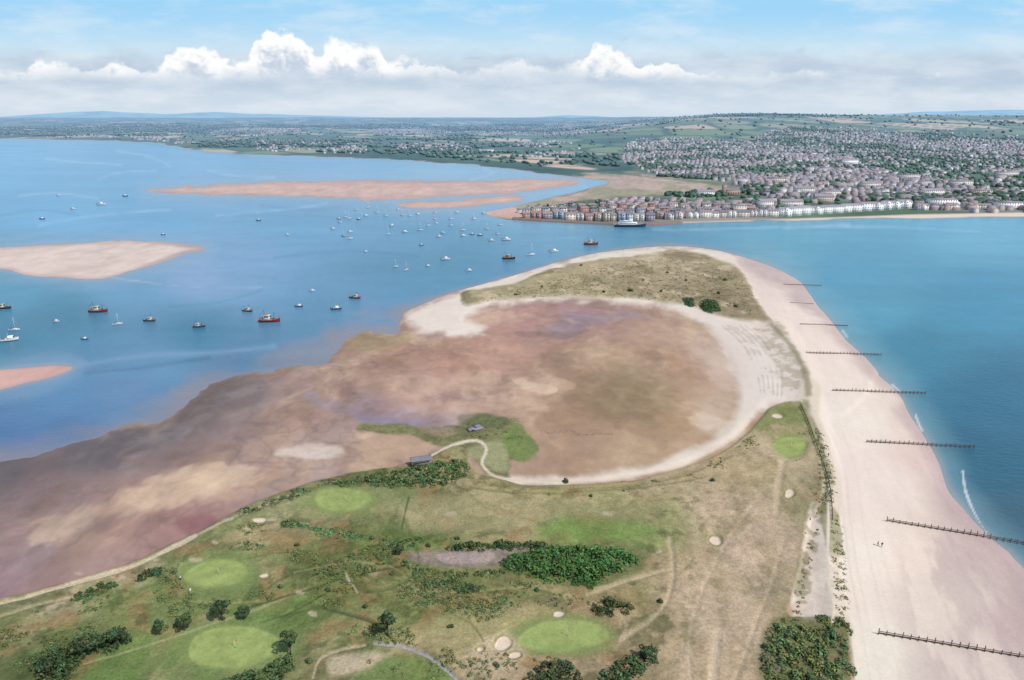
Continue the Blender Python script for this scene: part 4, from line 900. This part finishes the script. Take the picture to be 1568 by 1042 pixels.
def noise(vec,sc,det=6,ro=0.55,dist=0):
    n=N.new('ShaderNodeTexNoise'); n.inputs['Scale'].default_value=sc; n.inputs['Detail'].default_value=det; n.inputs['Roughness'].default_value=ro; n.inputs['Distortion'].default_value=dist; Lk.new(vec,n.inputs['Vector']); return n.outputs['Fac']
vec=cxyz(a,M('MULTIPLY',e,1.3))
n1=noise(vec,16,5,0.62); n2=noise(vec,44,5,0.62,0.4); n3=noise(cxyz(M('MULTIPLY',a,0.25),e),28,5,0.6)
n4=noise(cxyz(M('MULTIPLY',a,0.5),e,3.0),24,4,0.6)
vo=N.new('ShaderNodeTexVoronoi'); vo.feature='SMOOTH_F1'; vo.inputs['Scale'].default_value=58; vo.inputs['Smoothness'].default_value=0.4
Lk.new(vec,vo.inputs['Vector'])
tops=[(-150,105),(0,106),(30,108),(60,97),(110,99),(135,108),(170,88),(205,106),(245,99),(262,84),(310,70),(335,90),(360,95),(392,64),(410,48),(450,44),(472,72),(490,78),(510,54),(548,66),(580,72),(600,96),(680,100),(730,106),(785,92),(850,95),(895,88),(915,66),(945,80),(1000,98),(1080,108),(1150,114),(1240,106),(1300,116),(1400,120),(1568,124),(1720,118)]
opac=[(-150,0.8),(0,0.8),(60,.9),(140,.75),(170,1),(210,.8),(250,1),(590,1),(630,.65),(860,.6),(900,1),(1000,.95),(1060,.85),(1260,.8),(1320,.5),(1568,.4),(1720,.3)]
def ev(v): yp=(CV-v)/F; return (yp*cp-sp)/(cp+yp*sp)
def curve(tab,f):
    n=N.new('ShaderNodeFloatCurve'); cm=n.mapping; cm.use_clip=False; c_=cm.curves[0]
    P_=[(((u-CU)/F/(cp+0.41*sp)+1)/2,f(v)) for (u,v) in tab]
    c_.points[0].location=(0,P_[0][1]); c_.points[1].location=(1,P_[-1][1])
    for p in P_:
        if 0.01<p[0]<0.99: c_.points.new(*p)
    cm.update(); Lk.new(M('MULTIPLY_ADD',a,0.5,0.5),n.inputs['Value']); return n.outputs[0]
T=M('MULTIPLY',curve(tops,lambda v:ev(v)/0.2),0.2)
OP=curve(opac,lambda v:v)
d=M('SUBTRACT',M('ADD',M('ADD',T,M('MULTIPLY',M('SUBTRACT',n1,0.5),0.045)),M('MULTIPLY',M('SUBTRACT',0.45,vo.outputs['Distance']),0.010)),e)
d=M('ADD',d,M('MULTIPLY',M('SUBTRACT',n2,0.5),0.018))
mask=M('MULTIPLY',MR(d,-0.0015,MR(n4,0.3,0.7,0.003,0.010)),OP)
shade=MR(M('ADD',M('ADD',d,M('MULTIPLY',M('SUBTRACT',n2,0.5),0.10)),M('MULTIPLY',M('SUBTRACT',n1,0.5),0.06)),0.012,0.056)
clear=mix(MR(e,0.065,0.14),(212,232,244),(162,214,248))
clear=mix(M('MULTIPLY',MR(n3,0.44,0.70),0.45),clear,(230,240,247))
clear=mix(M('MULTIPLY',M('MULTIPLY',MR(n4,0.56,0.70),MR(e,0.05,0.08)),M('MULTIPLY',MR(e,0.125,0.10),0.55)),clear,(184,204,222))
base=mix(MR(n3,0.35,0.65),(188,206,224),(212,224,236))
clear=mix(MR(e,MR(n1,0.3,0.7,0.085,0.105),MR(n4,0.3,0.7,0.055,0.075)),clear,base)
cloud=mix(shade,(255,255,255),(198,211,228))
cloud=mix(MR(e,MR(n4,0.3,0.7,0.062,0.078),0.042),cloud,base)
vis=mix(mask,clear,cloud)
vis=mix(MR(e,0.05,0.02),vis,mix(MR(n3,0.35,0.7),(204,219,233),(226,234,242)))
vis=mix(MR(e,0.016,0.0),vis,(206,223,236))
full=mix(MR(e,0.22,0.7),vis,sky.outputs[0])
Lk.new(full,bg.inputs['Color'])
cam=bpy.data.cameras.new('camera'); cam.sensor_width=36; cam.lens=36*F/1568; cam.clip_start=1; cam.clip_end=120000
co=bpy.data.objects.new('camera',cam); co.location=(0,0,H); co.rotation_euler=(math.pi/2-P,0,0); scene.collection.objects.link(co); scene.camera=co
print('objects',len(bpy.data.objects))
